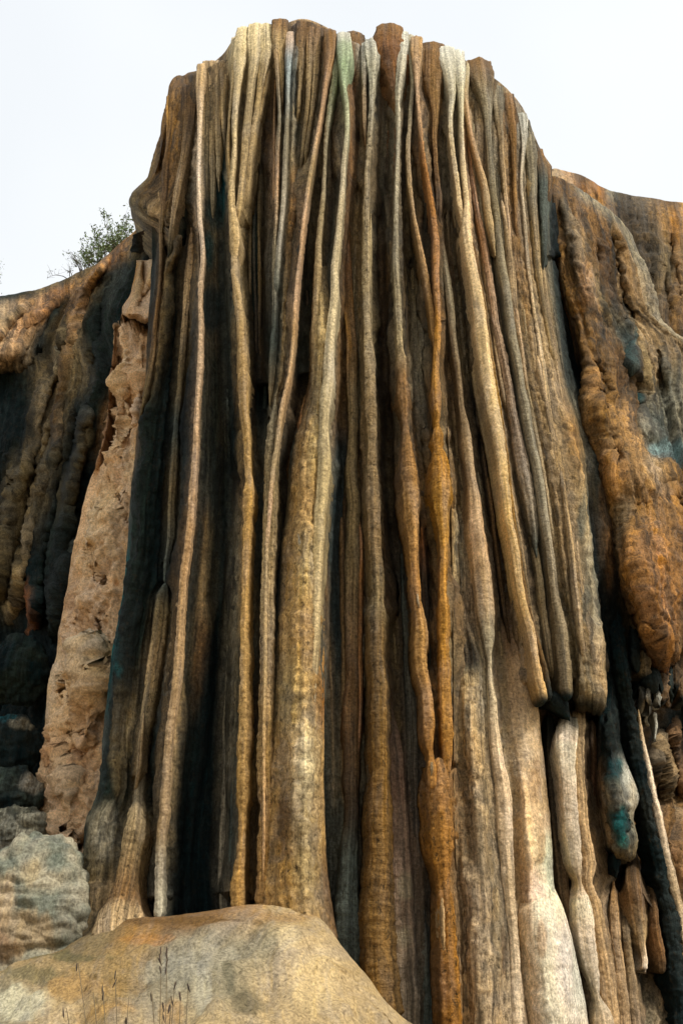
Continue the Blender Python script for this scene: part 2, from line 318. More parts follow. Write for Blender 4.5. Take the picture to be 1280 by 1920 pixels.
# ------------------------------------------------------------------ materials
def rock_material():
    m = bpy.data.materials.new('flowstone'); m.use_nodes = True; t = m.node_tree; N = t.nodes; Lk = t.links
    bs = N['Principled BSDF']; bs.inputs['Roughness'].default_value = .88; bs.inputs['Specular IOR Level'].default_value = .08
    def attr(n):
        a = N.new('ShaderNodeAttribute'); a.attribute_name = n; return a
    col, flow, prm = attr('col'), attr('flow'), attr('prm')
    sp = N.new('ShaderNodeSeparateXYZ'); Lk.new(prm.outputs['Vector'], sp.inputs[0])
    geo = N.new('ShaderNodeNewGeometry')
    def noise(src, scl, detail=4, rough=.55, dist=0.):
        mp = N.new('ShaderNodeMapping'); mp.inputs['Scale'].default_value = scl; Lk.new(src, mp.inputs[0])
        n = N.new('ShaderNodeTexNoise'); n.inputs['Scale'].default_value = 1; n.inputs['Detail'].default_value = detail
        n.inputs['Roughness'].default_value = rough; n.inputs['Distortion'].default_value = dist
        Lk.new(mp.outputs[0], n.inputs['Vector']); return n.outputs['Fac']
    def mr(v, a, b, c, d):
        r = N.new('ShaderNodeMapRange'); Lk.new(v, r.inputs[0])
        for i, x in enumerate((a, b, c, d)): r.inputs[i + 1].default_value = x
        return r.outputs[0]
    def math_(op, a, b):
        r = N.new('ShaderNodeMath'); r.operation = op
        for i, x in enumerate((a, b)):
            if isinstance(x, (int, float)): r.inputs[i].default_value = x
            else: Lk.new(x, r.inputs[i])
        return r.outputs[0]
    def mix(fac, a, b, mode='MIX'):
        r = N.new('ShaderNodeMix'); r.data_type = 'RGBA'; r.blend_type = mode
        for i, x in ((0, fac), (6, a), (7, b)):
            if isinstance(x, (int, float)): r.inputs[i].default_value = x
            elif isinstance(x, tuple): r.inputs[i].default_value = x
            else: Lk.new(x, r.inputs[i])
        return r.outputs[2]
    F = flow.outputs['Vector']; G = geo.outputs['Position']
    streak = noise(F, (8, .28, 2), 6, .66)
    streak2 = noise(F, (21, .42, 4), 5, .68)
    patch = noise(F, (2.2, .8, 1.5), 5, .6, .4)
    gran = noise(G, (21, 21, 21), 5, .78)
    hatch = noise(G, (13, 13, 8), 5, .75, .4)
    ringn = noise(G, (3, 3, 22), 3, .6)
    c = col.outputs['Color']
    hs = N.new('ShaderNodeHueSaturation'); hs.inputs['Saturation'].default_value = .72; hs.inputs['Value'].default_value = .85; Lk.new(c, hs.inputs['Color'])
    c = mix(mr(patch, .46, .68, 0, .75), c, hs.outputs[0])
    hs2 = N.new('ShaderNodeHueSaturation'); hs2.inputs['Saturation'].default_value = 1.12; hs2.inputs['Value'].default_value = .95; Lk.new(col.outputs['Color'], hs2.inputs['Color'])
    c = mix(mr(streak, .5, .7, 0, .7), c, hs2.outputs[0])
    k = math_('MULTIPLY', mr(streak, .38, .57, 1, 0), sp.outputs[1])
    c = mix(k, c, (.013, .019, .018, 1))
    lt = mr(streak2, .33, .66, .42, 1.5); cc = N.new('ShaderNodeCombineXYZ')
    for i in range(3): Lk.new(lt, cc.inputs[i])
    c = mix(mr(sp.outputs[1], 0, .4, 0, 1), c, cc.outputs[0], 'MULTIPLY')
    k = math_('MULTIPLY', mr(hatch, .55, .64, 0, .95), sp.outputs[0])
    c = mix(k, c, (.030, .023, .013, 1))
    lt = mr(gran, .36, .66, .55, 1.42); cc = N.new('ShaderNodeCombineXYZ')
    for i in range(3): Lk.new(lt, cc.inputs[i])
    c = mix(1.0, c, cc.outputs[0], 'MULTIPLY')
    Lk.new(c, bs.inputs['Base Color']); Lk.new(mr(streak, .38, .6, .6, .95), bs.inputs['Roughness'])
    h = math_('ADD', math_('MULTIPLY', gran, .9), math_('MULTIPLY', math_('MULTIPLY', hatch, sp.outputs[0]), -.8))
    h = math_('ADD', h, math_('MULTIPLY', math_('MULTIPLY', ringn, sp.outputs[2]), .8))
    h = math_('ADD', h, math_('MULTIPLY', math_('MULTIPLY', streak2, sp.outputs[1]), 1.8))
    bp = N.new('ShaderNodeBump'); bp.inputs['Strength'].default_value = .9; bp.inputs['Distance'].default_value = .045
    Lk.new(h, bp.inputs['Height']); Lk.new(bp.outputs[0], bs.inputs['Normal'])
    return m
def simple_mat(name, c, c2, scale=20, rough=.8, trans=0.):
    m = bpy.data.materials.new(name); m.use_nodes = True; t = m.node_tree; b = t.nodes['Principled BSDF']
    g = t.nodes.new('ShaderNodeNewGeometry'); n = t.nodes.new('ShaderNodeTexNoise'); n.inputs['Scale'].default_value = scale; n.inputs['Detail'].default_value = 4
    t.links.new(g.outputs['Position'], n.inputs['Vector'])
    r = t.nodes.new('ShaderNodeValToRGB'); r.color_ramp.elements[0].position = .35; r.color_ramp.elements[1].position = .65
    r.color_ramp.elements[0].color = (*c, 1); r.color_ramp.elements[1].color = (*c2, 1)
    t.links.new(n.outputs[0], r.inputs[0]); t.links.new(r.outputs[0], b.inputs['Base Color']); b.inputs['Roughness'].default_value = rough
    return m
MAT['rock'] = rock_material()
MAT['leaf'] = simple_mat('leaf', (.06, .11, .03), (.20, .26, .09), 9)
MAT['bark'] = simple_mat('bark', (.05, .035, .025), (.09, .07, .05), 12)
MAT['reed'] = simple_mat('dry_reed', (.10, .07, .035), (.22, .17, .09), 30)
MAT['seed'] = simple_mat('seed_head', (.02, .012, .008), (.06, .035, .02), 60)
MAT['soil'] = simple_mat('soil', (.16, .11, .06), (.30, .23, .14), 1.3)

# colours (sRGB, as measured on the rock)
TAN = (186, 154, 110); OCH = (176, 130, 70); ORG = (178, 118, 56); CRM = (222, 200, 152); GRY = (152, 140, 114); WHT = (205, 202, 188)
BRN = (132, 98, 60); DBR = (84, 64, 42); BLK = (8, 28, 31); MOS = (34, 46, 40); TEA = (8, 104, 112); PAL = (214, 178, 132); PNK = (206, 176, 150)
SAL = (206, 166, 126); OLV = (138, 117, 80); GRN = (172, 186, 152); SLT = (84, 92, 86); LGT = (238, 212, 182); KHK = (178, 150, 104); CHR = (36, 44, 42)

# ------------------------------------------------------------------ ground
g = np.array([[-600, -600, 0], [600, -600, 0], [600, 600, 0], [-600, 600, 0]], float)
gn = 60; xs = np.sign(np.linspace(-1, 1, gn)) * np.abs(np.linspace(-1, 1, gn)) ** 3 * 600
GX, GY = np.meshgrid(xs, xs); GP = np.stack([GX, GY, fbm(np.stack([GX * .3, GY * .3, GX * 0], -1), 3) * .12], -1)
gr = mesh_obj('ground', GP, grid_faces(gn, gn, False), MAT['soil']); gr['kind'] = 'structure'

# ------------------------------------------------------------------ the tower
PW = thing('petrified_waterfall', (0, 16.5, 0), 'tall tan and black petrified waterfall of hanging stone columns in the middle', 'rock formation')

# contour of the crown
CON = [(300, 262), (314, 176), (349, 138), (380, 126), (424, 92), (440, 66), (466, 50), (514, 50), (536, 42), (569, 34), (603, 45), (637, 64), (686, 78), (714, 62), (729, 50), (760, 66), (791, 84), (822, 90), (867, 108), (901, 128), (949, 164), (984, 208), (1011, 274), (1034, 310)]
LATER = []
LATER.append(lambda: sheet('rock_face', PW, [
    [(x, y + 2, .9, TAN if x > 430 else BRN) for x, y in CON],
    [(x, y + 30, .35, OLV if x > 430 else BRN) for x, y in CON],
    [(290, 330, 0.61, BRN), (340, 240, 0.41, BRN), (380, 210, 0.34, OLV), (440, 190, 0.48, DBR), (520, 190, 0.39, DBR), (560, 170, 0.34, GRY), (620, 170, 0.48, (112, 88, 60)), (690, 190, 0.44, (104, 88, 68)), (760, 190, 0.44, (112, 88, 60)), (810, 180, 0.27, (146, 116, 78)), (860, 200, 0.39, (112, 88, 60)), (900, 210, 0.14, OLV), (960, 240, 0.14, (146, 116, 78)), (1010, 300, 0.30, GRY), (1032, 340, 0.49, GRY)],
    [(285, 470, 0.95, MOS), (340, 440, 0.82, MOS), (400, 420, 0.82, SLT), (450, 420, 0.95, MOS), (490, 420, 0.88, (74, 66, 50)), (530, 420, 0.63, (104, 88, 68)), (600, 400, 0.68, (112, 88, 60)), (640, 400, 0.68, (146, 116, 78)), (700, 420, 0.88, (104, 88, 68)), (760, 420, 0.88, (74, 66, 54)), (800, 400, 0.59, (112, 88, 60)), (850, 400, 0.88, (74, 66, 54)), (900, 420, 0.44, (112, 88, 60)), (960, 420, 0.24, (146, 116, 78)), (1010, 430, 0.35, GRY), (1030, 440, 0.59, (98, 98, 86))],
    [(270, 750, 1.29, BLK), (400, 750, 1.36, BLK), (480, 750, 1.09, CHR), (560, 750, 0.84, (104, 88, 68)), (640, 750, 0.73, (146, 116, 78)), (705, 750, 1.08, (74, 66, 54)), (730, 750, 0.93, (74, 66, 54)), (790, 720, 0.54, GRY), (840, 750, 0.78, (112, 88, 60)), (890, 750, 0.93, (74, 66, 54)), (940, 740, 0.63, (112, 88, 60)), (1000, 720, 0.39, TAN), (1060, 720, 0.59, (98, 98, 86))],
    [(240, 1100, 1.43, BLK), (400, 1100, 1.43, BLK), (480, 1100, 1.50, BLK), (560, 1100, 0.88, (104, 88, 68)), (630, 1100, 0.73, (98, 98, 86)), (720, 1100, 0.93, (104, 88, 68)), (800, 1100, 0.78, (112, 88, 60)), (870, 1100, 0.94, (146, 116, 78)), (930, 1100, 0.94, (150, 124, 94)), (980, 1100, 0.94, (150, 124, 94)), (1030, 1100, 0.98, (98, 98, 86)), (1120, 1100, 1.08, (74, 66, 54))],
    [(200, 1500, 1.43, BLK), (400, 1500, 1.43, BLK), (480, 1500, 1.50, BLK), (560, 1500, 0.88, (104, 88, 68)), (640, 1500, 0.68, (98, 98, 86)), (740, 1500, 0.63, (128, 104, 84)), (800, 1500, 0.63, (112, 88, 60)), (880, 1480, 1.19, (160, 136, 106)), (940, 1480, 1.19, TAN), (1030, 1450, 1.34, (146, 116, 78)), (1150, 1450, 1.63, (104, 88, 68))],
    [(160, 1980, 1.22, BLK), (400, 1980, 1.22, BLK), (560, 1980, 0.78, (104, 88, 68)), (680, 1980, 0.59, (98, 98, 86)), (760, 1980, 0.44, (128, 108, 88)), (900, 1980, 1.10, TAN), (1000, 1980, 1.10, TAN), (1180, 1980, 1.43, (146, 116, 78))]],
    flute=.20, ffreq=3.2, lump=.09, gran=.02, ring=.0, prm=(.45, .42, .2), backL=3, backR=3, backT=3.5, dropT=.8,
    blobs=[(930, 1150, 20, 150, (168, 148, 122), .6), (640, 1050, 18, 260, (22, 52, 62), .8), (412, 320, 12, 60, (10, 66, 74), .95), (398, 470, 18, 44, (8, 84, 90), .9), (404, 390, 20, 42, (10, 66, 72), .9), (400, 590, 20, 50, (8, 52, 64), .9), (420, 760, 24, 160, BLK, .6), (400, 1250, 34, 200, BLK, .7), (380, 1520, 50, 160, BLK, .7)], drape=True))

def col(pts, c, name='dripstone_column', **k): return tube(name, PW, pts, c, **k)

# --- left drape and the dark curtain below it
LATER.append(lambda: sheet('stone_curtain', PW, [
    [(312, 226, 1.4, BRN), (350, 182, 1.2, BRN), (384, 160, 1.1, BRN)],
    [(297, 262, .9, BRN), (330, 230, .3, OCH), (382, 230, .6, BRN)],
    [(278, 330, 1.0, OLV), (300, 340, .5, BRN), (335, 330, .35, BRN), (372, 330, 1.1, MOS)],
    [(254, 400, 1.3, GRY), (280, 400, .8, OLV), (305, 420, .45, TAN), (330, 410, .6, OLV), (372, 400, 1.4, BLK)],
    [(297, 434, .9, DBR), (306, 434, .5, TAN), (334, 432, .7, OLV), (373, 430, 1.5, BLK)],
    [(296, 520, .9, BRN), (304, 520, .6, OLV), (330, 520, 1.0, MOS), (374, 520, 1.8, BLK)],
    [(282, 650, .9, BRN), (290, 650, .6, OLV), (320, 650, 1.1, BLK), (374, 650, 1.9, BLK)],
    [(262, 790, 1.0, BRN), (275, 790, .7, MOS), (320, 790, 1.1, BLK), (368, 790, 1.9, BLK)],
    [(246, 950, 1.0, SLT), (256, 950, .7, MOS), (310, 950, 1.1, BLK), (358, 950, 1.9, BLK)],
    [(234, 1090, 1.0, TEA), (246, 1090, .7, MOS), (300, 1090, 1.0, BLK), (346, 1090, 1.8, BLK)],
    [(212, 1215, 1.0, TEA), (226, 1215, .7, CHR), (270, 1215, .9, MOS), (332, 1215, 1.6, BLK)],
    [(195, 1370, .9, SLT), (212, 1370, .6, CHR), (240, 1370, .7, OLV), (270, 1370, .9, MOS), (318, 1370, 1.6, BLK)],
    [(186, 1490, .8, SLT), (205, 1490, .5, MOS), (235, 1490, .7, MOS), (270, 1490, .9, MOS), (305, 1490, 1.6, BLK)],
    [(163, 1545, .7, MOS), (190, 1545, .3, GRY), (230, 1545, .5, MOS), (300, 1545, 1.4, BLK)],
    [(156, 1640, .6, MOS), (190, 1640, .1, OLV), (230, 1640, .3, MOS), (300, 1640, 1.2, BLK)],
    [(120, 1740, .3, OLV), (170, 1740, -.1, OLV), (220, 1740, .0, TAN), (290, 1740, .9, MOS)],
    [(90, 1850, .0, OLV), (170, 1850, -.3, OLV), (290, 1850, .5, MOS)]],
    flute=.11, ffreq=4.2, lump=.08, gran=.03, prm=(.7, .6, .3), backL=1.5, backR=1.5, label='dark mossy stone curtain at the left of the waterfall',
    blobs=[(230, 1120, 9, 130, TEA, .9), (206, 1290, 8, 80, (30, 74, 80), .6), (225, 1400, 14, 120, OLV, .7), (205, 1570, 22, 60, GRY, .6), (195, 1700, 30, 50, TAN, .7)], drape=True))
col([(300, 330, 10), (300, 367, 8), (302, 431, 7), (300, 525, 6), (292, 600, 8), (285, 675, 10), (272, 745, 10), (262, 787, 8)], [(300, TAN), (600, BRN), (780, OLV)], d=.55, end='point', start='point', name='stone_rib')
col([(356, 170, 26), (354, 225, 20), (346, 292, 18), (332, 361, 16), (322, 430, 10), (316, 500, 8)], [(170, BRN), (360, TAN), (500, MOS)], d=.25, end='point', start='cap', name='stone_rib', ring=.08)
col([(326, 190, 22), (322, 250, 18), (312, 320, 16), (308, 380, 12), (303, 440, 9)], [(190, OCH), (360, BRN), (440, OLV)], d=.35, end='point', start='cap', name='stone_rib', ring=.08)
col([(366, 380, 9), (356, 506, 19), (349, 581, 14), (343, 656, 14), (337, 731, 12), (330, 787, 12), (326, 862, 14), (322, 937, 16), (319, 1012, 15), (313, 1045, 13), (311, 1092, 9)],
    [(380, BRN), (560, TAN), (720, OLV), (800, SLT), (900, OLV), (1080, SLT)], d=.75, start='point', lump=.16, prm=(.7, .4, .5), name='dripstone_column')
col([(311, 1092, 12), (306, 1112, 24), (299, 1172, 30), (289, 1240, 33), (282, 1292, 29), (275, 1344, 24), (267, 1395, 20), (263, 1464, 20), (260, 1498, 24, .4), (258, 1530, 44, .1), (248, 1584, 46, 0.), (237, 1636, 44, -.1), (232, 1666, 56, -.2), (226, 1700, 80, -.3), (220, 1740, 120, -.5), (216, 1800, 150, -.8)],
    [(1092, SLT), (1150, OLV), (1250, TAN), (1320, KHK), (1450, OLV), (1540, KHK), (1680, BRN), (1720, TAN)], d=.6, lump=.13, prm=(.8, .5, .4), flat=.6)
col([(270, 1330, 8), (263, 1400, 9), (258, 1460, 8), (252, 1495, 8)], TAN, d=.35, start='point', end='point', name='stone_rib')

# --- first pale ridge and its receding face
RID = [(377, 130, 16), (376, 192, 12), (373, 275, 9), (373, 344, 9), (375, 406, 9), (380, 481, 10), (376, 550, 10), (377, 619, 10), (375, 689, 12), (370, 757, 12), (367, 843, 13), (361, 929, 15), (354, 1015, 16), (345, 1084, 17), (339, 1170, 17), (331, 1273, 18), (322, 1340, 18), (313, 1430, 19), (306, 1520, 19), (300, 1600, 17), (298, 1660, 17), (297, 1722, 20)]
LATER.append(lambda: sheet('stone_curtain', PW, [
    [(375, 138, 0.42, TAN), (400, 120, 0.24, TAN), (432, 110, 0.42, TAN)],
    [(374, 200, 0.09, TAN), (400, 195, 0.15, TAN), (428, 200, 0.36, KHK)],
    [(373, 300, 0.09, TAN), (395, 300, 0.21, GRY), (432, 300, 0.60, MOS)],
    [(378, 450, 0.09, TAN), (395, 450, 0.30, GRY), (418, 450, 0.60, SLT), (440, 450, 1.08, BLK)],
    [(377, 620, 0.09, TAN), (392, 620, 0.30, GRY), (410, 620, 0.60, SLT), (450, 620, 1.26, BLK)],
    [(368, 800, 0.06, TAN), (385, 800, 0.24, OLV), (405, 800, 0.60, CHR), (455, 800, 1.26, BLK)],
    [(358, 960, 0.06, TAN), (375, 960, 0.24, BRN), (400, 960, 0.48, OLV), (420, 960, 0.78, CHR), (460, 960, 1.32, BLK)],
    [(345, 1090, 0.06, TAN), (362, 1090, 0.24, BRN), (390, 1090, 0.48, KHK), (408, 1090, 0.72, CHR), (450, 1090, 1.32, BLK)],
    [(336, 1210, 0.06, TAN), (352, 1210, 0.24, OLV), (372, 1210, 0.48, BRN), (392, 1210, 0.78, BLK), (445, 1210, 1.32, BLK)],
    [(318, 1380, 0.06, TAN), (336, 1380, 0.24, OLV), (352, 1380, 0.54, CHR), (375, 1380, 0.84, BLK), (430, 1380, 1.32, BLK)],
    [(304, 1550, 0.06, TAN), (318, 1550, 0.24, OLV), (332, 1550, 0.60, BLK), (415, 1550, 1.32, BLK)],
    [(298, 1740, 0.06, TAN), (306, 1740, 0.36, MOS), (325, 1740, 0.72, BLK), (415, 1740, 1.32, BLK)]],
    flute=.09, ffreq=4, lump=.03, gran=.012, prm=(.4, .6, .2), backL=2, backT=2.5, dropT=.6, label='receding curtain face stained teal and black',
    blobs=[(412, 330, 14, 60, (12, 62, 70), .8), (396, 470, 16, 40, (12, 74, 80), .7), (402, 390, 20, 42, (10, 60, 66), .7), (398, 580, 20, 45, (10, 48, 58), .7)], drape=True))
col(RID, [(130, TAN), (300, LGT), (600, (196, 164, 130)), (1000, (190, 150, 106)), (1300, (186, 150, 104)), (1550, (176, 144, 100)), (1620, (176, 160, 132)), (1700, (206, 196, 170))], d=.05, start='cap', lump=.06, ring=.05, prm=(.15, .1, .5))
for (x, wd, yb) in ((388, 10, 340), (399, 12, 420), (410, 12, 360), (421, 11, 280)):
    col([(x, 124, wd + 4), (x - 1, 180, wd), (x - 1, (180 + yb) // 2, wd), (x, yb, wd * .6)], [(100, TAN), (220, KHK), (yb, GRY)], d=.22, flat=.5, start='cap', end='point', name='stone_rib', ring=.08, prm=(.3, .5, .6))

# --- grey strip behind the knobby rope
col([(442, 880, 10), (444, 950, 14), (440, 1136, 24), (433, 1329, 32), (427, 1500, 30), (421, 1638, 28), (424, 1730, 24)], [(880, DBR), (1000, GRY), (1300, GRY), (1650, (150, 138, 116))], d=1.15, start='point', flat=.5, back=2, lump=.08, ring=.03, prm=(.6, .6, .1))

# --- cream cap and knobby rope
CRMS = [(60, CRM), (200, (196, 170, 124)), (330, (190, 160, 110)), (440, KHK)]
col([(441, 80, 14), (438, 150, 9), (430, 220, 6), (428, 280, 6), (431, 330, 6), (434, 385, 8), (440, 430, 9)], CRMS, d=.1, start='cap', end='point', ring=.1, prm=(.3, .3, .6), name='stone_rib')
col([(456, 62, 26), (450, 110, 22), (445, 160, 15), (440, 220, 12), (440, 275, 12), (436, 330, 12), (434, 378, 14), (440, 430, 22), (440, 488, 15), (441, 522, 15), (447, 567, 16), (452, 619, 18), (455, 650, 20), (457, 723, 21), (457, 757, 18), (462, 800, 15), (465, 850, 17), (466, 888, 14), (467, 919, 24), (466, 964, 22), (465, 1010, 20), (462, 1067, 19), (462, 1136, 18), (460, 1200, 22), (460, 1273, 24), (459, 1329, 28), (455, 1466, 26), (452, 1604, 21), (448, 1638, 28), (447, 1715, 30)],
    [(60, CRM), (250, (200, 176, 132)), (500, (186, 156, 108)), (800, (188, 150, 92)), (1000, (196, 150, 80)), (1300, (186, 146, 84)), (1700, (176, 132, 70))], d=-.05, start='cap', lump=.15, ring=.10, gran=.022, prm=(.35, .1, .7))
col([(480, 54, 24), (478, 100, 20), (471, 160, 15), (462, 240, 16), (458, 300, 16), (452, 360, 16), (446, 415, 14), (442, 445, 8)], CRMS, d=0, start='cap', end='point', ring=.1, prm=(.3, .3, .6), name='stone_rib')
col([(497, 56, 26), (496, 100, 24), (489, 150, 16), (481, 210, 12), (471, 265, 12), (465, 320, 12), (458, 375, 12), (450, 420, 10)], [(60, CRM), (160, (190, 162, 112)), (330, KHK), (420, OLV)], d=.1, start='cap', end='point', ring=.1, prm=(.5, .4, .6), name='stone_rib')
col([(506, 90, 12), (500, 150, 9), (488, 215, 8), (476, 262, 8)], KHK, d=.2, start='cap', end='point', ring=.1, name='stone_rib')

# --- brown cap and thin twin ropes
col([(524, 48, 28), (522, 90, 22), (526, 130, 16), (528, 170, 8), (529, 230, 6)], [(40, BRN), (90, KHK), (230, DBR)], d=.15, start='cap', end='point', ring=.1, prm=(.6, .4, .6), name='stone_rib')
col([(517, 90, 9), (521, 155, 7), (524, 220, 7), (521, 275, 9), (519, 344, 9), (518, 412, 9), (515, 481, 10), (516, 550, 12), (514, 636, 15), (510, 700, 15), (506, 760, 12)], [(90, TAN), (220, GRY), (330, SAL), (480, GRY), (636, SLT), (760, OLV)], d=.05, start='round', end='point')
col([(516, 130, 5), (515, 220, 5), (514, 300, 5), (513, 400, 6)], [(130, BRN), (400, SAL)], d=.25, start='point', end='point', name='stone_rib')

# --- blue-grey cap, the pillar's upper face
LATER.append(lambda: sheet('stone_curtain', PW, [
    [(540, 52, .8, BRN), (556, 42, .4, PNK), (576, 40, .4, BRN), (600, 48, .6, BRN), (622, 60, .8, BRN)],
    [(539, 90, .35, SLT), (552, 90, .0, GRY), (570, 90, .1, OLV), (600, 90, .1, BRN), (624, 95, .3, BRN)],
    [(538, 160, .2, WHT), (548, 160, .0, SLT), (562, 160, .15, OLV), (580, 160, .2, BRN), (612, 160, .2, BRN)],
    [(535, 240, .2, GRY), (548, 240, .05, GRY), (562, 240, .3, SLT), (578, 240, .3, BRN), (600, 240, .2, BRN)],
    [(528, 330, .2, GRY), (545, 330, .1, KHK), (562, 330, .2, OLV), (582, 330, .2, TAN)],
    [(520, 440, .2, GRY), (540, 440, .1, OCH), (556, 440, .2, SLT), (567, 440, .1, BRN)],
    [(514, 560, .2, GRY), (530, 560, .05, KHK), (545, 560, .2, OLV), (554, 560, .2, SLT)],
    [(509, 680, .15, SLT), (525, 680, .0, KHK), (545, 680, .2, SLT)],
    [(502, 780, .1, OLV), (514, 780, .0, KHK), (526, 780, .1, OLV)]],
    flute=.045, ffreq=7, lump=.03, gran=.014, ring=.02, prm=(.75, .6, .5), backL=2, backR=1.5, backT=2.6, dropT=.6, label='pillar face with a blue-grey cap',
    blobs=[(545, 78, 5, 12, (50, 110, 150), .8), (556, 150, 4, 70, (84, 120, 140), .55), (552, 370, 14, 60, ORG, .4), (556, 470, 5, 70, (50, 70, 78), .6)], drape=True))
col([(545, 70, 14), (541, 120, 10), (540, 160, 8), (538, 230, 8), (534, 300, 9), (531, 380, 10), (524, 450, 10), (520, 500, 12), (514, 580, 8)], [(70, PNK), (120, (160, 175, 180)), (250, GRY), (400, (176, 164, 142)), (580, SLT)], d=0, start='cap', end='point', ring=.03, prm=(.2, .2, .3), name='stone_rib')
for xs_ in ([(582, 60, 14), (580, 130, 11), (576, 200, 9), (570, 260, 8), (562, 330, 8)], [(598, 62, 16), (592, 130, 12), (586, 200, 9), (576, 270, 8), (570, 330, 8)], [(565, 50, 18), (564, 100, 12), (562, 160, 8), (556, 240, 6)]):
    col(xs_, [(50, BRN), (150, KHK), (300, OLV)], d=.05, start='cap', end='point', ring=.12, lump=.14, prm=(.7, .4, .7), name='stone_rib')
# salmon crest line that runs down the pillar
col([(617, 66, 22), (618, 100, 15), (610, 155, 9), (600, 223, 7), (587, 292, 9), (576, 361, 8), (569, 412, 8), (562, 481, 7), (555, 550, 8), (549, 640, 8), (541, 706, 8), (527, 768, 9), (520, 826, 9), (510, 895, 9), (505, 964, 8), (500, 1032, 8), (498, 1136, 8), (497, 1273, 8), (495, 1363, 7), (495, 1450, 6), (495, 1570, 6), (493, 1650, 5)],
    [(60, BRN), (150, (186, 142, 96)), (240, SAL), (320, KHK), (400, SAL), (480, (186, 148, 108)), (560, SAL), (640, (190, 152, 104)), (720, (204, 164, 118)), (860, KHK), (960, SAL), (1060, KHK), (1200, (200, 168, 118)), (1600, (196, 150, 96))], d=-.22, start='cap', end='point', ring=.04, lump=.05, prm=(.1, .1, .4), back=3)
# left rope of the pillar
col([(516, 745, 14), (512, 800, 24), (508, 850, 28), (508, 895, 28), (506, 964, 28), (503, 1032, 28), (501, 1100, 28), (500, 1200, 30), (500, 1273, 30), (498, 1363, 32), (498, 1440, 38), (501, 1500, 34), (498, 1600, 38), (498, 1660, 42), (498, 1730, 46)],
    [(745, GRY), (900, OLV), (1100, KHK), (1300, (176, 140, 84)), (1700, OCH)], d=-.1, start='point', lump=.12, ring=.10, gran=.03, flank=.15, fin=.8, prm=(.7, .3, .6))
# main yellow pillar
sheet('dripstone_column', PW, [
    [(588, 500, 0.33, GRY), (598, 500, 0.03, (196, 166, 108)), (610, 500, 0.13, OLV), (622, 500, 0.43, OLV)],
    [(584, 620, 0.23, OLV), (596, 620, -0.17, (196, 166, 108)), (612, 620, -0.17, (196, 166, 108)), (626, 620, 0.13, CRM)],
    [(574, 740, 0.33, BRN), (586, 740, -0.07, OLV), (600, 740, -0.17, (196, 166, 108)), (618, 740, 0.23, CRM)],
    [(546, 840, 0.33, SLT), (565, 840, -0.07, (198, 156, 94)), (590, 840, -0.22, (196, 166, 108)), (618, 840, 0.23, CRM)],
    [(538, 940, 0.33, OLV), (555, 940, -0.07, (198, 156, 94)), (580, 940, -0.27, (198, 156, 94)), (614, 940, 0.23, CRM)],
    [(524, 1050, 0.23, CHR), (545, 1050, -0.07, (198, 156, 94)), (575, 1050, -0.32, (196, 166, 108)), (608, 1050, 0.23, CRM)],
    [(516, 1180, 0.13, CHR), (540, 1180, -0.17, (198, 156, 94)), (575, 1180, -0.37, (186, 144, 82)), (607, 1180, 0.23, (198, 156, 94))],
    [(512, 1300, 0.13, OLV), (540, 1300, -0.22, (196, 166, 108)), (575, 1300, -0.42, (190, 154, 96)), (607, 1300, 0.23, ORG)],
    [(506, 1430, 0.03, (198, 156, 94)), (540, 1430, -0.27, (198, 156, 94)), (575, 1430, -0.47, CRM), (606, 1430, 0.23, (198, 156, 94))],
    [(498, 1540, -0.07, (198, 156, 94)), (535, 1540, -0.32, BRN), (575, 1540, -0.47, (196, 166, 108)), (608, 1540, 0.23, (198, 156, 94))],
    [(490, 1630, -0.07, (198, 156, 94)), (535, 1630, -0.37, (186, 140, 74)), (575, 1630, -0.52, (196, 166, 108)), (612, 1630, 0.23, BRN)],
    [(488, 1760, -0.17, ORG), (540, 1760, -0.47, (198, 156, 94)), (590, 1760, -0.57, (198, 156, 94)), (632, 1760, 0.23, BRN)]],
    flute=.05, ffreq=5, lump=.05, gran=.028, ring=.01, streaky=.4, prm=(.85, .3, .35), backL=1.8, backR=1.8, backT=1, label='widest yellow-ochre pillar',
    blobs=[(560, 1310, 30, 14, OLV, .6), (535, 1540, 14, 50, (110, 80, 44), .6), (562, 1012, 2, 14, WHT, .9)])
# --- green-topped rope, pale crest of the pillar
col([(644, 72, 22), (646, 110, 22), (644, 145, 10), (650, 200, 9), (651, 235, 9), (646, 292, 10), (641, 361, 11), (635, 430, 13), (627, 498, 15), (627, 550, 17), (620, 620, 19), (615, 690, 22), (609, 760, 24), (606, 800, 20), (606, 826, 25), (606, 895, 26), (600, 964, 26), (597, 1032, 24), (593, 1100, 22), (590, 1180, 20), (586, 1273, 18), (582, 1400, 14), (577, 1520, 8)],
    [(66, WHT), (90, GRN), (130, (166, 190, 144)), (220, (190, 190, 152)), (300, (200, 184, 148)), (420, (208, 188, 148)), (620, (212, 192, 150)), (900, (188, 166, 120)), (1100, (190, 166, 120)), (1500, KHK)], d=-.25, start='cap', end='point', ring=.06, lump=.06, gran=.012, prm=(.3, .15, .5), back=2.5, label='rope with a pale green top')
col([(628, 80, 14), (628, 140, 12), (620, 189, 12), (611, 258, 9), (608, 327, 8), (603, 395, 11), (597, 464, 14), (597, 533, 19), (594, 600, 22), (592, 680, 20), (586, 740, 12)], [(80, WHT), (150, (170, 180, 140)), (260, GRY), (400, (170, 150, 112)), (600, KHK), (740, OLV)], d=-.05, start='cap', end='point', ring=.12, lump=.12, gran=.016, prm=(.5, .2, .8))
col([(577, 470, 10), (576, 540, 16), (575, 620, 18), (570, 700, 14), (562, 780, 8)], [(470, DBR), (560, GRY), (700, SLT), (780, BRN)], d=.9, start='point', end='point', flat=.6, name='stone_rib')
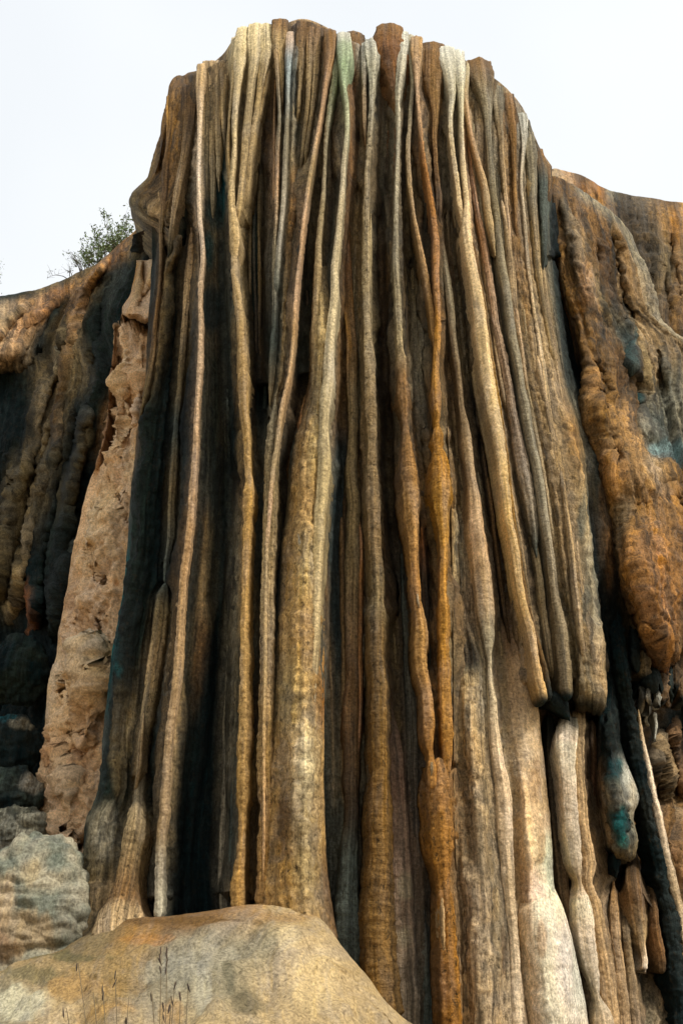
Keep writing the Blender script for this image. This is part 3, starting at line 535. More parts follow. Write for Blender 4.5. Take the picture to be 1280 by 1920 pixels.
col([(572, 740, 10), (566, 800, 20), (560, 880, 24), (556, 960, 12)], [(740, BRN), (820, ORG), (960, OCH)], d=.25, start='point', end='point', flat=.5, name='stone_rib')

# --- brown cap and rope behind
col([(662, 72, 34), (662, 110, 28), (661, 172, 14), (657, 275, 12), (653, 344, 12), (651, 447, 13), (653, 516, 16), (655, 584, 20), (660, 654, 21), (660, 723, 23), (662, 792, 21), (660, 840, 19), (658, 878, 26), (662, 929, 28), (662, 998, 28), (662, 1067, 31), (660, 1170, 30), (662, 1273, 30), (658, 1329, 33), (658, 1432, 34), (658, 1535, 29), (653, 1604, 38), (650, 1672, 46), (651, 1741, 54), (655, 1830, 62)],
    [(60, BRN), (150, (140, 96, 56)), (500, (142, 98, 56)), (620, OCH), (760, OLV), (1000, OLV), (1270, BRN), (1500, DBR), (1620, SLT), (1750, SLT)], d=.45, start='cap', lump=.10, ring=.08, gran=.018, prm=(.75, .4, .6))
col([(671, 960, 5), (676, 1000, 6), (676, 1100, 6), (675, 1200, 7), (676, 1300, 6), (672, 1420, 5)], [(960, ORG), (1300, (150, 104, 62))], d=.35, start='point', end='point', name='stone_rib')
col([(675, 75, 16), (674, 120, 12), (671, 200, 8), (668, 300, 7)], [(60, BRN), (300, DBR)], d=.5, start='cap', end='point', name='stone_rib')
col([(646, 300, 12), (642, 420, 14), (640, 560, 14), (640, 700, 18), (638, 830, 20), (634, 900, 12)], [(300, DBR), (560, BRN), (800, BRN), (900, SLT)], d=1.1, start='point', end='point', flat=.4, name='stone_rib', prm=(.3, .7, .2))
col([(622, 860, 20), (628, 960, 34), (630, 1100, 42), (632, 1300, 44), (634, 1500, 48), (636, 1680, 60), (640, 1800, 76)], [(860, SLT), (1000, (58, 66, 66)), (1300, SLT), (1500, SLT), (1750, (92, 88, 76))], d=.95, start='point', flat=.5, lump=.05, ring=.02, prm=(.6, .7, .1), blobs=[(636, 1080, 14, 240, (14, 44, 56), .7)])

# --- central ringed rope
col([(698, 84, 26), (699, 115, 23), (698, 150, 13), (697, 180, 10), (694, 241, 12), (689, 309, 12), (687, 378, 14), (686, 447, 15), (686, 516, 17), (687, 584, 18), (689, 630, 17), (691, 654, 24), (693, 706, 22), (695, 775, 24), (697, 830, 20), (697, 860, 22), (698, 900, 28), (700, 964, 30), (702, 1032, 30), (705, 1084, 28), (707, 1128, 29), (706, 1143, 38), (706, 1160, 33), (705, 1239, 35), (709, 1294, 34), (709, 1360, 36), (710, 1466, 34), (709, 1518, 42), (710, 1570, 42), (710, 1604, 44), (709, 1672, 50), (706, 1741, 58), (709, 1810, 62), (714, 1880, 64), (718, 1960, 66)],
    [(75, WHT), (130, (196, 190, 166)), (300, (166, 146, 112)), (560, (172, 150, 110)), (800, (150, 124, 84)), (1000, (140, 112, 72)), (1130, OLV), (1200, (128, 98, 54)), (1500, (124, 90, 44)), (1900, (132, 96, 46))], d=.05, start='cap', lump=.11, ring=.13, gran=.022, prm=(.85, .25, 1), seg=26, label='ringed rope column down the middle, pale at its top')
col([(695, 400, 4), (692, 500, 5), (692, 640, 6), (698, 800, 6), (701, 960, 6), (703, 1060, 5)], (190, 168, 126), d=.06, start='point', end='point', name='stone_rib', ring=.15)
col([(684, 90, 12), (683, 150, 9), (683, 220, 7), (686, 290, 6)], [(90, WHT), (200, TAN), (290, BRN)], d=.12, start='cap', end='point', ring=.1, name='stone_rib')
col([(716, 600, 8), (714, 760, 8), (718, 900, 10), (724, 1010, 8)], CHR, d=.9, start='point', end='point', name='stone_rib')

# --- brown peak and white-grey rope
col([(731, 60, 46), (731, 92, 48), (734, 120, 38), (739, 150, 22), (742, 190, 12), (744, 240, 6)], [(40, BRN), (100, (140, 94, 54)), (240, BRN)], d=.05, start='cap', end='point', lump=.12, ring=.05, gran=.03, prm=(.6, .3, .4), name='stone_rib')
col([(754, 70, 18), (752, 120, 15), (746, 172, 12), (747, 241, 9), (745, 309, 8), (743, 361, 9), (742, 430, 11), (742, 498, 14), (746, 567, 14), (749, 636, 13), (750, 655, 15), (752, 678, 22), (754, 706, 18), (755, 737, 28), (757, 765, 17), (760, 812, 16), (762, 838, 22), (765, 878, 34), (769, 912, 36), (770, 947, 33), (772, 981, 27), (776, 1032, 20), (779, 1084, 18), (783, 1136, 18), (788, 1170, 25), (791, 1256, 26), (800, 1294, 23), (804, 1346, 26), (805, 1390, 18), (807, 1411, 12), (808, 1440, 20), (812, 1480, 22)],
    [(60, WHT), (150, (196, 186, 160)), (330, (190, 176, 146)), (480, GRY), (620, (176, 156, 116)), (720, BRN), (860, (150, 108, 58)), (950, OCH), (1100, (176, 124, 62)), (1200, OCH), (1400, (170, 116, 50))], d=-.05, start='cap', lump=.12, ring=.10, gran=.018, prm=(.6, .2, .8))
col([(781, 1100, 3), (784, 1130, 4), (787, 1155, 3)], (200, 170, 126), d=-.17, start='point', end='point', name='stone_rib')
LATER.append(lambda: sheet('stone_curtain', PW, [
    [(712, 150, .6, BRN), (726, 150, .5, (140, 90, 52)), (742, 150, .2, BRN)],
    [(712, 240, .7, BRN), (728, 240, .5, (146, 92, 50)), (745, 240, .2, (140, 90, 50))],
    [(716, 340, .8, DBR), (730, 340, .5, (130, 84, 46)), (743, 340, .2, BRN)],
    [(728, 450, .7, OLV), (736, 450, .4, BRN), (743, 450, .2, BRN)],
    [(736, 560, .5, OLV), (740, 560, .3, OLV), (746, 560, .2, GRY)]],
    flute=.03, ffreq=8, lump=.03, gran=.02, prm=(.7, .4, .3), backL=1.5, backR=.5, blobs=[(730, 260, 12, 70, (170, 92, 40), .4)], drape=True))
col([(777, 940, 14), (784, 1000, 20), (790, 1080, 22), (796, 1180, 22), (802, 1290, 12)], [(940, OCH), (1010, (150, 90, 40)), (1100, DBR), (1290, CHR)], d=.35, start='point', end='point', flat=.5, name='stone_rib')
col([(752, 960, 5), (757, 1030, 12), (762, 1120, 22), (770, 1260, 30), (775, 1400, 36), (780, 1550, 40), (786, 1700, 40), (792, 1850, 46), (795, 1960, 50)], [(960, WHT), (1060, SLT), (1300, (92, 88, 76)), (1600, (110, 92, 76)), (1900, SLT)], d=.7, start='point', flat=.5, lump=.06, ring=.02, prm=(.5, .8, .1))
col([(728, 1300, 20), (740, 1420, 36), (748, 1550, 44), (754, 1700, 50), (762, 1850, 56), (766, 1960, 60)], [(1300, DBR), (1420, (124, 98, 80)), (1600, (132, 108, 90)), (1900, (134, 118, 98))], d=.55, start='point', flat=.45, lump=.05, ring=.02, prm=(.35, .5, .1), blobs=[(756, 1660, 8, 30, GRY, .7), (758, 1760, 7, 24, GRY, .6), (745, 1480, 8, 50, (140, 104, 84), .5)])

# --- grey and orange ropes
col([(768, 76, 16), (772, 110, 14), (774, 138, 11), (770, 206, 8), (765, 275, 9), (767, 327, 9), (772, 378, 8), (777, 412, 8), (788, 464, 10), (798, 516, 12), (806, 567, 12), (812, 619, 11), (815, 660, 8)],
    [(60, (196, 186, 160)), (200, GRY), (300, (176, 150, 112)), (450, (186, 146, 96)), (640, (186, 136, 72))], d=.1, start='cap', end='point', ring=.10, lump=.1, prm=(.3, .2, .8))
col([(780, 80, 22), (780, 120, 13), (781, 155, 8), (788, 241, 8), (796, 309, 9), (805, 361, 10), (813, 412, 11), (817, 464, 14), (817, 516, 14), (820, 584, 12), (820, 636, 14), (817, 689, 12), (819, 740, 19), (819, 775, 12), (819, 797, 10), (820, 816, 24), (820, 833, 17), (824, 861, 34), (826, 895, 42), (827, 929, 40), (827, 953, 33), (830, 981, 26), (831, 1015, 20), (831, 1067, 18), (831, 1101, 14), (834, 1153, 24), (832, 1204, 21), (834, 1256, 24), (834, 1294, 24), (836, 1346, 27), (838, 1397, 22), (838, 1430, 16), (836, 1470, 16)],
    [(70, (186, 146, 96)), (200, SAL), (320, ORG), (500, (186, 126, 60)), (700, (186, 132, 60)), (860, (190, 130, 44)), (960, (196, 140, 50)), (1100, (186, 130, 52)), (1300, (190, 132, 50)), (1460, (176, 118, 44))], d=-.05, start='cap', lump=.12, ring=.11, gran=.020, prm=(.7, .2, .9), label='knobbly orange rope column')
col([(822, 1420, 34), (823, 1466, 48), (826, 1535, 52), (829, 1587, 50), (831, 1621, 38), (832, 1655, 28), (836, 1707, 34), (839, 1776, 38), (843, 1844, 42), (846, 1925, 42), (848, 1980, 44)],
    [(1420, (170, 116, 48)), (1700, (170, 114, 44)), (1900, (164, 110, 46))], d=.0, lump=.10, ring=.09, gran=.026, prm=(.9, .2, .8), seg=26)
col([(808, 1415, 5), (809, 1440, 6), (808, 1470, 3)], (200, 165, 116), d=-.16, start='point', end='point', name='stone_rib')
col([(827, 1655, 5), (829, 1700, 8), (831, 1760, 8), (834, 1810, 5)], (206, 164, 108), d=-.10, start='point', end='point', name='stone_rib')
col([(812, 92, 42), (812, 130, 40), (812, 170, 28), (815, 206, 15), (814, 258, 10), (817, 309, 10), (822, 360, 12), (822, 440, 10)], [(80, BRN), (200, (150, 116, 74)), (300, BRN), (440, DBR)], d=.2, start='cap', end='point', flat=.5, ring=.07, prm=(.5, .4, .5), name='stone_rib')
LATER.append(lambda: sheet('stone_curtain', PW, [
    [(790, 240, .5, BRN), (805, 240, .5, CHR), (818, 240, .4, BRN)],
    [(796, 320, .3, OCH), (808, 320, .5, CHR), (824, 320, .3, OLV)],
    [(806, 400, .3, BRN), (816, 400, .4, CHR), (830, 400, .4, OLV)],
    [(814, 500, .4, BRN), (822, 500, .4, BRN), (834, 500, .6, GRY)],
    [(816, 600, .6, BRN), (824, 600, .7, DBR), (836, 600, .9, CHR)]],
    flute=.04, ffreq=6, lump=.05, gran=.03, prm=(.7, .5, .3), backL=1, backR=1, pock=.05, drape=True))
LATER.append(lambda: sheet('stone_curtain', PW, [
    [(772, 380, .6, BRN), (786, 380, .5, CHR), (800, 380, .5, OLV)],
    [(768, 480, .9, DBR), (782, 480, .8, BRN), (798, 480, .6, DBR)],
    [(760, 600, .8, BRN), (784, 600, .7, (150, 126, 96)), (806, 600, .6, BRN)],
    [(762, 760, .8, GRY), (788, 760, .7, (140, 120, 94)), (810, 760, .7, SLT)],
    [(776, 880, .8, SLT), (792, 880, .7, SLT), (806, 880, .8, CHR)],
    [(790, 1010, 1.3, CHR), (800, 1010, 1.2, OLV), (814, 1010, 1.3, CHR)],
    [(790, 1090, 2.1, CHR), (800, 1090, 2.1, CHR), (814, 1090, 2.1, CHR)]],
    flute=.05, ffreq=5, lump=.05, gran=.02, prm=(.5, .7, .2), backL=1, backR=1, drape=True))

# --- mid grey rope, thickening and continuing as a white crest
col([(829, 440, 8), (832, 481, 13), (839, 533, 15), (845, 584, 15), (850, 636, 12), (853, 660, 13), (860, 706, 12), (865, 757, 12), (869, 790, 17), (875, 826, 23), (880, 867, 19), (883, 895, 19), (887, 929, 26), (892, 981, 33), (899, 1032, 38), (905, 1101, 42), (911, 1153, 38), (915, 1204, 24), (917, 1235, 10), (918, 1267, 10), (922, 1311, 18), (930, 1397, 25), (941, 1483, 33), (946, 1552, 34), (951, 1621, 30), (955, 1690, 25), (962, 1758, 22), (967, 1844, 30), (972, 1913, 44), (974, 1980, 50)],
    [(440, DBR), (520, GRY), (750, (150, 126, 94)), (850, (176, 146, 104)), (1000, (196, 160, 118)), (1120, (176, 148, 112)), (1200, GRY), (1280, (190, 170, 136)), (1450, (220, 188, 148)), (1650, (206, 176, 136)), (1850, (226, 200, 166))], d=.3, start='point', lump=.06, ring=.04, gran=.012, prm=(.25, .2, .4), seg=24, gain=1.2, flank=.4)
LATER.append(lambda: sheet('stone_curtain', PW, [
    [(838, 800, 2.1, BRN), (850, 800, 2.1, BRN), (866, 800, 2.1, DBR)],
    [(842, 880, 1.4, BRN), (856, 880, 1.1, BRN), (874, 880, 1.0, DBR)],
    [(846, 1000, .9, OLV), (862, 1000, .7, GRY), (884, 1000, .6, OLV)],
    [(848, 1150, .8, OLV), (870, 1150, .6, (140, 118, 88)), (894, 1150, .4, BRN)],
    [(850, 1240, .7, GRY), (880, 1240, .45, CHR), (914, 1240, .4, OLV)],
    [(850, 1290, .6, TAN), (880, 1290, .4, KHK), (918, 1290, .4, GRY)],
    [(850, 1420, .6, TAN), (885, 1420, .3, TAN), (925, 1420, .35, OLV)],
    [(854, 1600, .5, TAN), (895, 1600, .2, (170, 146, 112)), (940, 1600, .35, OLV)],
    [(860, 1750, .5, TAN), (900, 1750, .15, (168, 144, 112)), (952, 1750, .3, OLV)],
    [(864, 1980, .4, TAN), (910, 1980, .1, TAN), (964, 1980, .3, TAN)]],
    flute=.06, ffreq=5, lump=.04, gran=.02, ring=.0, prm=(.7, .6, .2), backL=1.5, backR=1, gain=1.5, streaky=.4,
    blobs=[(880, 1225, 22, 26, (78, 62, 44), .7), (900, 1590, 26, 80, (110, 90, 66), .4), (945, 1780, 8, 60, (120, 84, 56), .5), (905, 1700, 30, 50, BRN, .3)], drape=True))
LATER.append(lambda: sheet('stone_curtain', PW, [
    [(872, 700, 2.3, BLK), (890, 700, 2.3, CHR), (908, 700, 2.3, CHR)],
    [(880, 780, 1.9, CHR), (900, 780, 1.6, (100, 88, 68)), (922, 780, 1.7, DBR)],
    [(892, 900, 1.1, (120, 100, 76)), (920, 900, 1.0, (120, 100, 78)), (945, 900, 1.0, BRN)],
    [(912, 1050, 1.0, (120, 104, 84)), (936, 1050, .8, (156, 128, 98)), (966, 1050, .8, BRN)],
    [(926, 1180, .9, GRY), (950, 1180, .7, (150, 118, 84)), (988, 1180, .7, BRN)],
    [(920, 1290, .8, GRY), (950, 1290, .6, (160, 130, 96)), (1004, 1290, .5, (160, 136, 104))],
    [(936, 1400, .7, GRY), (970, 1400, .4, (176, 152, 122)), (1016, 1400, .6, TAN)],
    [(954, 1500, .6, TAN), (985, 1500, .25, PAL), (1028, 1500, .6, TAN)],
    [(960, 1600, .6, BRN), (990, 1600, .2, PAL), (1036, 1600, .6, LGT)],
    [(966, 1668, .6, BRN), (1000, 1668, .3, PNK), (1040, 1668, .6, LGT)],
    [(972, 1720, .6, TAN), (1010, 1720, .2, PNK), (1046, 1720, .6, LGT)]],
    flute=.05, ffreq=3, lump=.06, gran=.02, prm=(.3, .2, .1), backL=1, backR=1.4, gain=1.42, streaky=.3,
    blobs=[(955, 1180, 22, 50, (156, 116, 76), .5), (1000, 1460, 10, 50, (176, 134, 88), .6), (960, 1380, 14, 60, PAL, .3), (1012, 1580, 8, 40, (196, 146, 92), .6), (975, 1560, 14, 60, PAL, .3)], drape=True))
# big pale lobe at the foot
sheet('flowstone_lobe', PW, [
    [(984, 1670, .7, LGT), (1012, 1664, .45, LGT), (1040, 1668, .7, LGT)],
    [(974, 1700, .5, PAL), (1010, 1700, .1, LGT), (1054, 1700, .5, LGT)],
    [(974, 1780, .4, PAL), (1020, 1780, -.1, LGT), (1076, 1780, .5, WHT)],
    [(978, 1860, .4, PAL), (1030, 1860, -.2, LGT), (1093, 1860, .5, WHT)],
    [(984, 1980, .4, PAL), (1040, 1980, -.2, LGT), (1112, 1980, .5, LGT)]],
    flute=.03, ffreq=3, lump=.05, gran=.018, prm=(.25, .2, .1), backL=1.2, backR=1.4, backT=.6, gain=1.2, streaky=.2, label='pinkish white swollen lobe at the foot',
    blobs=[(1015, 1760, 9, 40, (200, 150, 100), .6), (1055, 1800, 16, 90, (232, 216, 206), .6)])

# --- cream rope (two strands meeting) and its ochre edge
COLS9 = [(90, WHT), (180, (204, 194, 160)), (300, (214, 188, 144)), (450, (226, 194, 144)), (700, (224, 190, 132)), (1000, (216, 176, 112)), (1250, (210, 164, 98))]
col([(836, 100, 30), (842, 140, 22), (846, 179, 14), (844, 223, 10), (850, 292, 10), (857, 344, 12), (864, 395, 11), (871, 430, 9), (877, 470, 6)], COLS9, d=-.02, start='cap', end='point', ring=.08, prm=(.15, .1, .6))
col([(858, 106, 22), (862, 150, 15), (864, 185, 10), (865, 258, 9), (870, 327, 11), (875, 385, 12), (875, 423, 20), (878, 464, 21), (887, 516, 23), (898, 584, 26), (905, 636, 28), (908, 670, 28), (917, 723, 28), (929, 792, 27), (939, 861, 24), (946, 912, 21), (955, 981, 19), (965, 1032, 18), (974, 1101, 17), (984, 1145, 17), (995, 1190, 18), (1004, 1239, 17), (1010, 1273, 20), (1020, 1318, 20)],
    COLS9[:-1] + [(1290, (206, 164, 104)), (1316, CHR)], d=-.12, start='cap', end='round', ring=.06, lump=.06, gran=.014, prm=(.15, .05, .5), seg=24, label='long cream-coloured rope column ending in mid-air')
col([(884, 440, 5), (898, 516, 7), (912, 600, 7), (922, 680, 8), (936, 770, 9), (950, 870, 10), (958, 940, 9), (968, 1010, 9), (980, 1090, 9), (992, 1150, 9), (1006, 1200, 9), (1022, 1262, 12), (1030, 1310, 12)], [(440, BRN), (600, (150, 112, 56)), (900, (160, 118, 50)), (1200, (130, 96, 50)), (1310, CHR)], d=.05, start='point', ring=.06, prm=(.6, .3, .3), name='stone_rib')
col([(862, 400, 6), (872, 480, 8), (880, 560, 7), (888, 640, 6)], [(400, DBR), (640, CHR)], d=.5, start='point', end='point', name='stone_rib')
# strands to the right of it
col([(872, 130, 14), (871, 172, 10), (881, 241, 9), (898, 309, 10), (908, 344, 12), (915, 395, 15), (922, 440, 12), (928, 480, 8)], [(120, (196, 180, 140)), (240, SAL), (400, (196, 164, 110)), (480, KHK)], d=.0, start='cap', end='point', ring=.06, prm=(.2, .2, .5))
col([(874, 250, 6), (884, 327, 9), (894, 395, 12), (908, 464, 15), (918, 533, 17), (929, 602, 18), (939, 654, 20), (953, 723, 19), (963, 792, 22), (977, 861, 29), (990, 929, 27), (1000, 998, 19), (1006, 1045, 10)], [(250, (176, 116, 62)), (400, (196, 146, 104)), (600, (190, 156, 124)), (800, (176, 150, 124)), (950, (160, 146, 126)), (1045, SLT)], d=.2, start='point', end='point', ring=.04, gran=.02, lump=.08, prm=(.4, .5, .3))
col([(896, 124, 44), (905, 160, 34), (911, 200, 20), (915, 258, 13), (922, 344, 15), (930, 412, 17), (940, 498, 19), (952, 567, 19), (960, 630, 18), (970, 680, 17), (979, 738, 17), (984, 760, 22), (992, 809, 19), (1003, 861, 19), (1015, 929, 20), (1023, 998, 19), (1034, 1067, 19), (1040, 1118, 19), (1046, 1153, 26), (1052, 1204, 31), (1058, 1256, 32), (1062, 1312, 28)],
    [(110, BRN), (200, GRY), (300, (140, 130, 108)), (400, (150, 134, 98)), (560, GRY), (900, (150, 140, 118)), (1150, (140, 122, 92)), (1286, (130, 110, 76)), (1308, BLK)], d=.0, start='cap', end='round', ring=.08, lump=.07, gran=.010, prm=(.2, .25, .9), seg=24, label='smooth grey rope column ending in mid-air')

# --- the broad tan curtain on the right
LATER.append(lambda: sheet('stone_curtain', PW, [
    [(868, 130, 1.2, BRN), (901, 150, 1.1, BRN), (938, 180, 1.1, BRN), (976, 230, 1.2, BRN), (1000, 294, 1.3, BRN)],
    [(890, 180, .4, OLV), (925, 190, .2, BRN), (960, 210, .2, BRN), (996, 262, .5, GRY), (1014, 300, .9, GRY)],
    [(905, 300, .4, GRY), (940, 300, .15, BRN), (965, 300, .1, BRN), (990, 310, .15, TAN), (1012, 330, .8, GRY)],
    [(925, 430, .4, GRY), (950, 430, .15, BRN), (975, 430, .05, OCH), (998, 430, .2, TAN), (1014, 430, .7, GRY)],
    [(945, 570, .35, BRN), (975, 570, .1, OCH), (1005, 570, .05, TAN), (1024, 570, .2, TAN), (1036, 570, .7, GRY)],
    [(965, 700, .3, BRN), (990, 700, .1, OCH), (1020, 700, .0, TAN), (1045, 700, .1, TAN), (1060, 700, .7, SLT)],
    [(990, 830, .3, TAN), (1020, 830, .05, OCH), (1050, 830, -.1, TAN), (1078, 830, .1, OCH), (1094, 830, .8, OLV)],
    [(1012, 940, .3, TAN), (1035, 940, .05, TAN), (1065, 940, -.1, TAN), (1090, 940, .1, KHK), (1104, 940, .7, SLT)],
    [(1030, 1050, .3, TAN), (1055, 1050, .0, TAN), (1080, 1050, .0, KHK), (1100, 1050, .2, GRY), (1114, 1050, .7, SLT)],
    [(1046, 1150, .4, SLT), (1070, 1150, .1, KHK), (1092, 1150, .0, TAN), (1112, 1150, .1, GRY), (1124, 1150, .6, SLT)],
    [(1060, 1240, .6, BLK), (1075, 1240, .2, OLV), (1100, 1240, -.05, TAN), (1122, 1240, .0, TAN), (1132, 1240, .5, OLV)],
    [(1066, 1295, .7, BLK), (1080, 1295, .3, OLV), (1105, 1295, .0, KHK), (1125, 1295, .05, TAN), (1136, 1295, .4, TAN)],
    [(1068, 1312, .8, BLK), (1082, 1316, .45, BLK), (1106, 1316, .1, CHR), (1126, 1314, .15, OLV), (1135, 1310, .5, BLK)],
    [(1070, 1322, 1.2, BLK), (1084, 1330, .7, BLK), (1108, 1330, .3, CHR), (1126, 1328, .4, CHR), (1134, 1322, .8, BLK)],
    [(1074, 1322, 2.0, BLK), (1088, 1330, 1.9, BLK), (1110, 1330, 1.9, BLK), (1134, 1320, 2.0, BLK)]],
    flute=.11, ffreq=5.5, lump=.06, gran=.022, ring=.022, prm=(.5, .45, .4), backL=1.2, backR=2.5, label='broad tan fluted curtain ending in a blunt lobe',
    blobs=[(1088, 970, 5, 60, SLT, .7), (1098, 1130, 6, 40, SLT, .6), (930, 240, 3, 30, CHR, .8), (952, 250, 3, 26, CHR, .8), (1075, 1200, 6, 40, OLV, .6), (990, 520, 12, 100, OCH, .5)], drape=True))
for pts, cc in (([(929, 172, 22), (936, 230, 12), (942, 300, 9), (947, 360, 9), (953, 440, 9), (958, 520, 10), (966, 590, 12), (975, 640, 10), (990, 760, 8)], [(160, GRY), (300, TAN), (500, (190, 156, 120)), (760, TAN)]),
                ([(951, 186, 20), (960, 240, 13), (963, 300, 9), (966, 380, 8), (972, 470, 8)], [(180, BRN), (470, OCH)]),
                ([(978, 222, 16), (982, 262, 9), (978, 310, 6), (977, 350, 6), (984, 420, 6), (989, 486, 7), (998, 560, 7), (1010, 640, 10), (1022, 730, 14), (1034, 830, 16), (1048, 930, 12)], [(210, WHT), (350, (206, 186, 156)), (640, (206, 176, 132)), (930, TAN)]),
                ([(992, 258, 14), (996, 300, 16), (998, 360, 16), (1003, 430, 10), (1010, 520, 8)], [(250, GRY), (350, GRY), (520, TAN)]),
                ([(1008, 290, 16), (1016, 330, 16), (1018, 400, 14), (1020, 470, 10), (1016, 520, 6)], [(280, BRN), (350, SLT), (500, SLT)]),
                ([(1024, 310, 12), (1026, 350, 9), (1016, 400, 6)], [(300, BRN), (400, DBR)])):
    col(pts, cc, d=.02, start='cap', end='point', flat=.6, ring=.07, prm=(.4, .4, .5), name='stone_rib')
col([(1046, 860, 8), (1062, 960, 10), (1074, 1060, 12), (1086, 1160, 10), (1092, 1240, 12)], [(860, TAN), (1240, (190, 160, 118))], d=-.12, start='point', end='point', name='stone_rib', flat=.5)
# black dripping underside between the two rope ends
col([(1036, 1296, 24), (1046, 1318, 40), (1058, 1334, 30), (1068, 1352, 10)], [(1290, CHR), (1350, BLK)], d=.25, start='round', end='point', lump=.3, gran=.03, name='stalactite_tip')
col([(1016, 1060, 8), (1026, 1130, 18), (1034, 1200, 22), (1044, 1260, 24), (1050, 1310, 20)], [(1060, SLT), (1150, BLK), (1250, (24, 44, 48)), (1310, CHR)], d=.5, start='point', name='stone_rib')
# dark shoulder right of the curtain
LATER.append(lambda: sheet('stone_curtain', PW, [
    [(1012, 380, 1.5, SLT), (1024, 380, 1.8, BLK), (1040, 380, 2.2, BLK)],
    [(1014, 430, .9, SLT), (1028, 430, 1.1, BLK), (1046, 430, 1.6, BLK)],
    [(1034, 560, .9, SLT), (1050, 560, 1.2, BLK), (1075, 560, 1.6, BLK)],
    [(1056, 700, .8, SLT), (1072, 700, 1.1, BLK), (1100, 700, 1.5, BLK)],
    [(1085, 800, .7, GRY), (1104, 800, .8, SLT), (1130, 800, 1.0, BRN)],
    [(1098, 900, .6, OLV), (1120, 900, .5, SLT), (1160, 900, .8, BRN)],
    [(1108, 1010, .6, CHR), (1134, 1010, .5, BRN), (1176, 1010, .8, BRN)],
    [(1120, 1150, .6, BLK), (1150, 1150, .6, CHR), (1186, 1150, .9, OLV)],
    [(1128, 1260, .6, BLK), (1150, 1260, .7, BLK), (1184, 1260, 1.1, BLK)],
    [(1122, 1380, .8, (20, 50, 56)), (1146, 1380, .6, CHR), (1166, 1380, 1.0, BLK)],
    [(1122, 1440, .8, (20, 60, 66)), (1144, 1440, .6, CHR), (1160, 1440, 1.0, BLK)]],
    flute=.07, ffreq=5, lump=.06, gran=.025, prm=(.8, .6, .2), backR=1.5, backL=1, label='dark stained shoulder at the right edge',
    blobs=[(1125, 920, 8, 60, BRN, .6), (1138, 1050, 8, 70, (130, 86, 44), .5), (1150, 1000, 8, 100, SLT, .6)], drape=True))

# --- hanging lobes, lower right
def two(ptsL, ptsR, cL, cR, d, **k):
    col(ptsL, cL, d=d, **k); col(ptsR, cR, d=d + .1, **k)
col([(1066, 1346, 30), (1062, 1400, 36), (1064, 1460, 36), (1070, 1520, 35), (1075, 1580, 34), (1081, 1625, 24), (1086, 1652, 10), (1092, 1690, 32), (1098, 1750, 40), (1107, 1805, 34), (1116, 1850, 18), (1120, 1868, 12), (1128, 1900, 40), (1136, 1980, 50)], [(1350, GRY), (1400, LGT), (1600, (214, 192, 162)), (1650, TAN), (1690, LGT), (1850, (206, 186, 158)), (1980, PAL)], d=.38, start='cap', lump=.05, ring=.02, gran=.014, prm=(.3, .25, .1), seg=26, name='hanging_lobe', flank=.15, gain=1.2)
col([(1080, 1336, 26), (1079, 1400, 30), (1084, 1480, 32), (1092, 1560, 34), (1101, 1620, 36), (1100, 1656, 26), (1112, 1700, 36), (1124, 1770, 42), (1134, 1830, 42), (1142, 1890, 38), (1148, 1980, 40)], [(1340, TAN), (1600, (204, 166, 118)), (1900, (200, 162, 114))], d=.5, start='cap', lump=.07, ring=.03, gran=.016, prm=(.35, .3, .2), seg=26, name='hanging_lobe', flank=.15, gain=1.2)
col([(1030, 1340, 14), (1036, 1450, 22), (1046, 1560, 24), (1056, 1660, 24), (1066, 1740, 14)], [(1340, CHR), (1450, (100, 84, 64)), (1660, (120, 96, 70))], d=.95, lump=.04, prm=(.4, .5, .1), name='stone_rib')
col([(1108, 1350, 18), (1112, 1430, 20), (1108, 1500, 14)], [(1350, DBR), (1500, (90, 60, 40))], d=1.0, lump=.04, prm=(.4, .5, .1), name='stone_rib')
# teal-stained hanging lump
sheet('hanging_lobe', PW, [
    [(1128, 1330, .9, (22, 54, 60)), (1142, 1330, .6, MOS), (1158, 1330, .9, CHR)],
    [(1126, 1400, .8, (18, 60, 66)), (1146, 1400, .3, CHR), (1164, 1404, .8, CHR)],
    [(1120, 1450, .8, BRN), (1146, 1450, .1, (16, 66, 72)), (1182, 1450, .7, WHT)],
    [(1122, 1496, .8, BRN), (1150, 1496, .0, GRY), (1197, 1496, .7, WHT)],
    [(1128, 1530, .8, TAN), (1154, 1530, .1, (16, 60, 66)), (1187, 1530, .7, GRY)],
    [(1134, 1570, .8, TAN), (1160, 1570, .1, SLT), (1193, 1570, .7, GRY)],
    [(1140, 1594, .8, CHR), (1164, 1598, .3, OLV), (1192, 1592, .8, OLV)],
    [(1150, 1604, 1.4, BLK), (1166, 1610, 1.2, BLK), (1186, 1600, 1.4, BLK)]],
    flute=.06, ffreq=4, lump=.10, gran=.04, prm=(.9, .8, .1), backL=1, backR=1, cuts=[([(1136, 1450, 4), (1140, 1500, 6), (1146, 1560, 5)], .2), ([(1176, 1520, 4), (1172, 1560, 5)], .2)], label='hanging lump stained teal on its front',
    blobs=[(1158, 1440, 12, 22, (14, 80, 86), .9), (1164, 1540, 12, 34, (10, 84, 86), .9), (1166, 1575, 8, 12, (20, 110, 104), .7), (1186, 1490, 9, 40, (206, 190, 160), .7)])
col([(1156, 1590, 24), (1156, 1620, 22), (1156, 1645, 8)], BLK, d=.6, end='point', lump=.3, gran=.03, name='stalactite_tip')
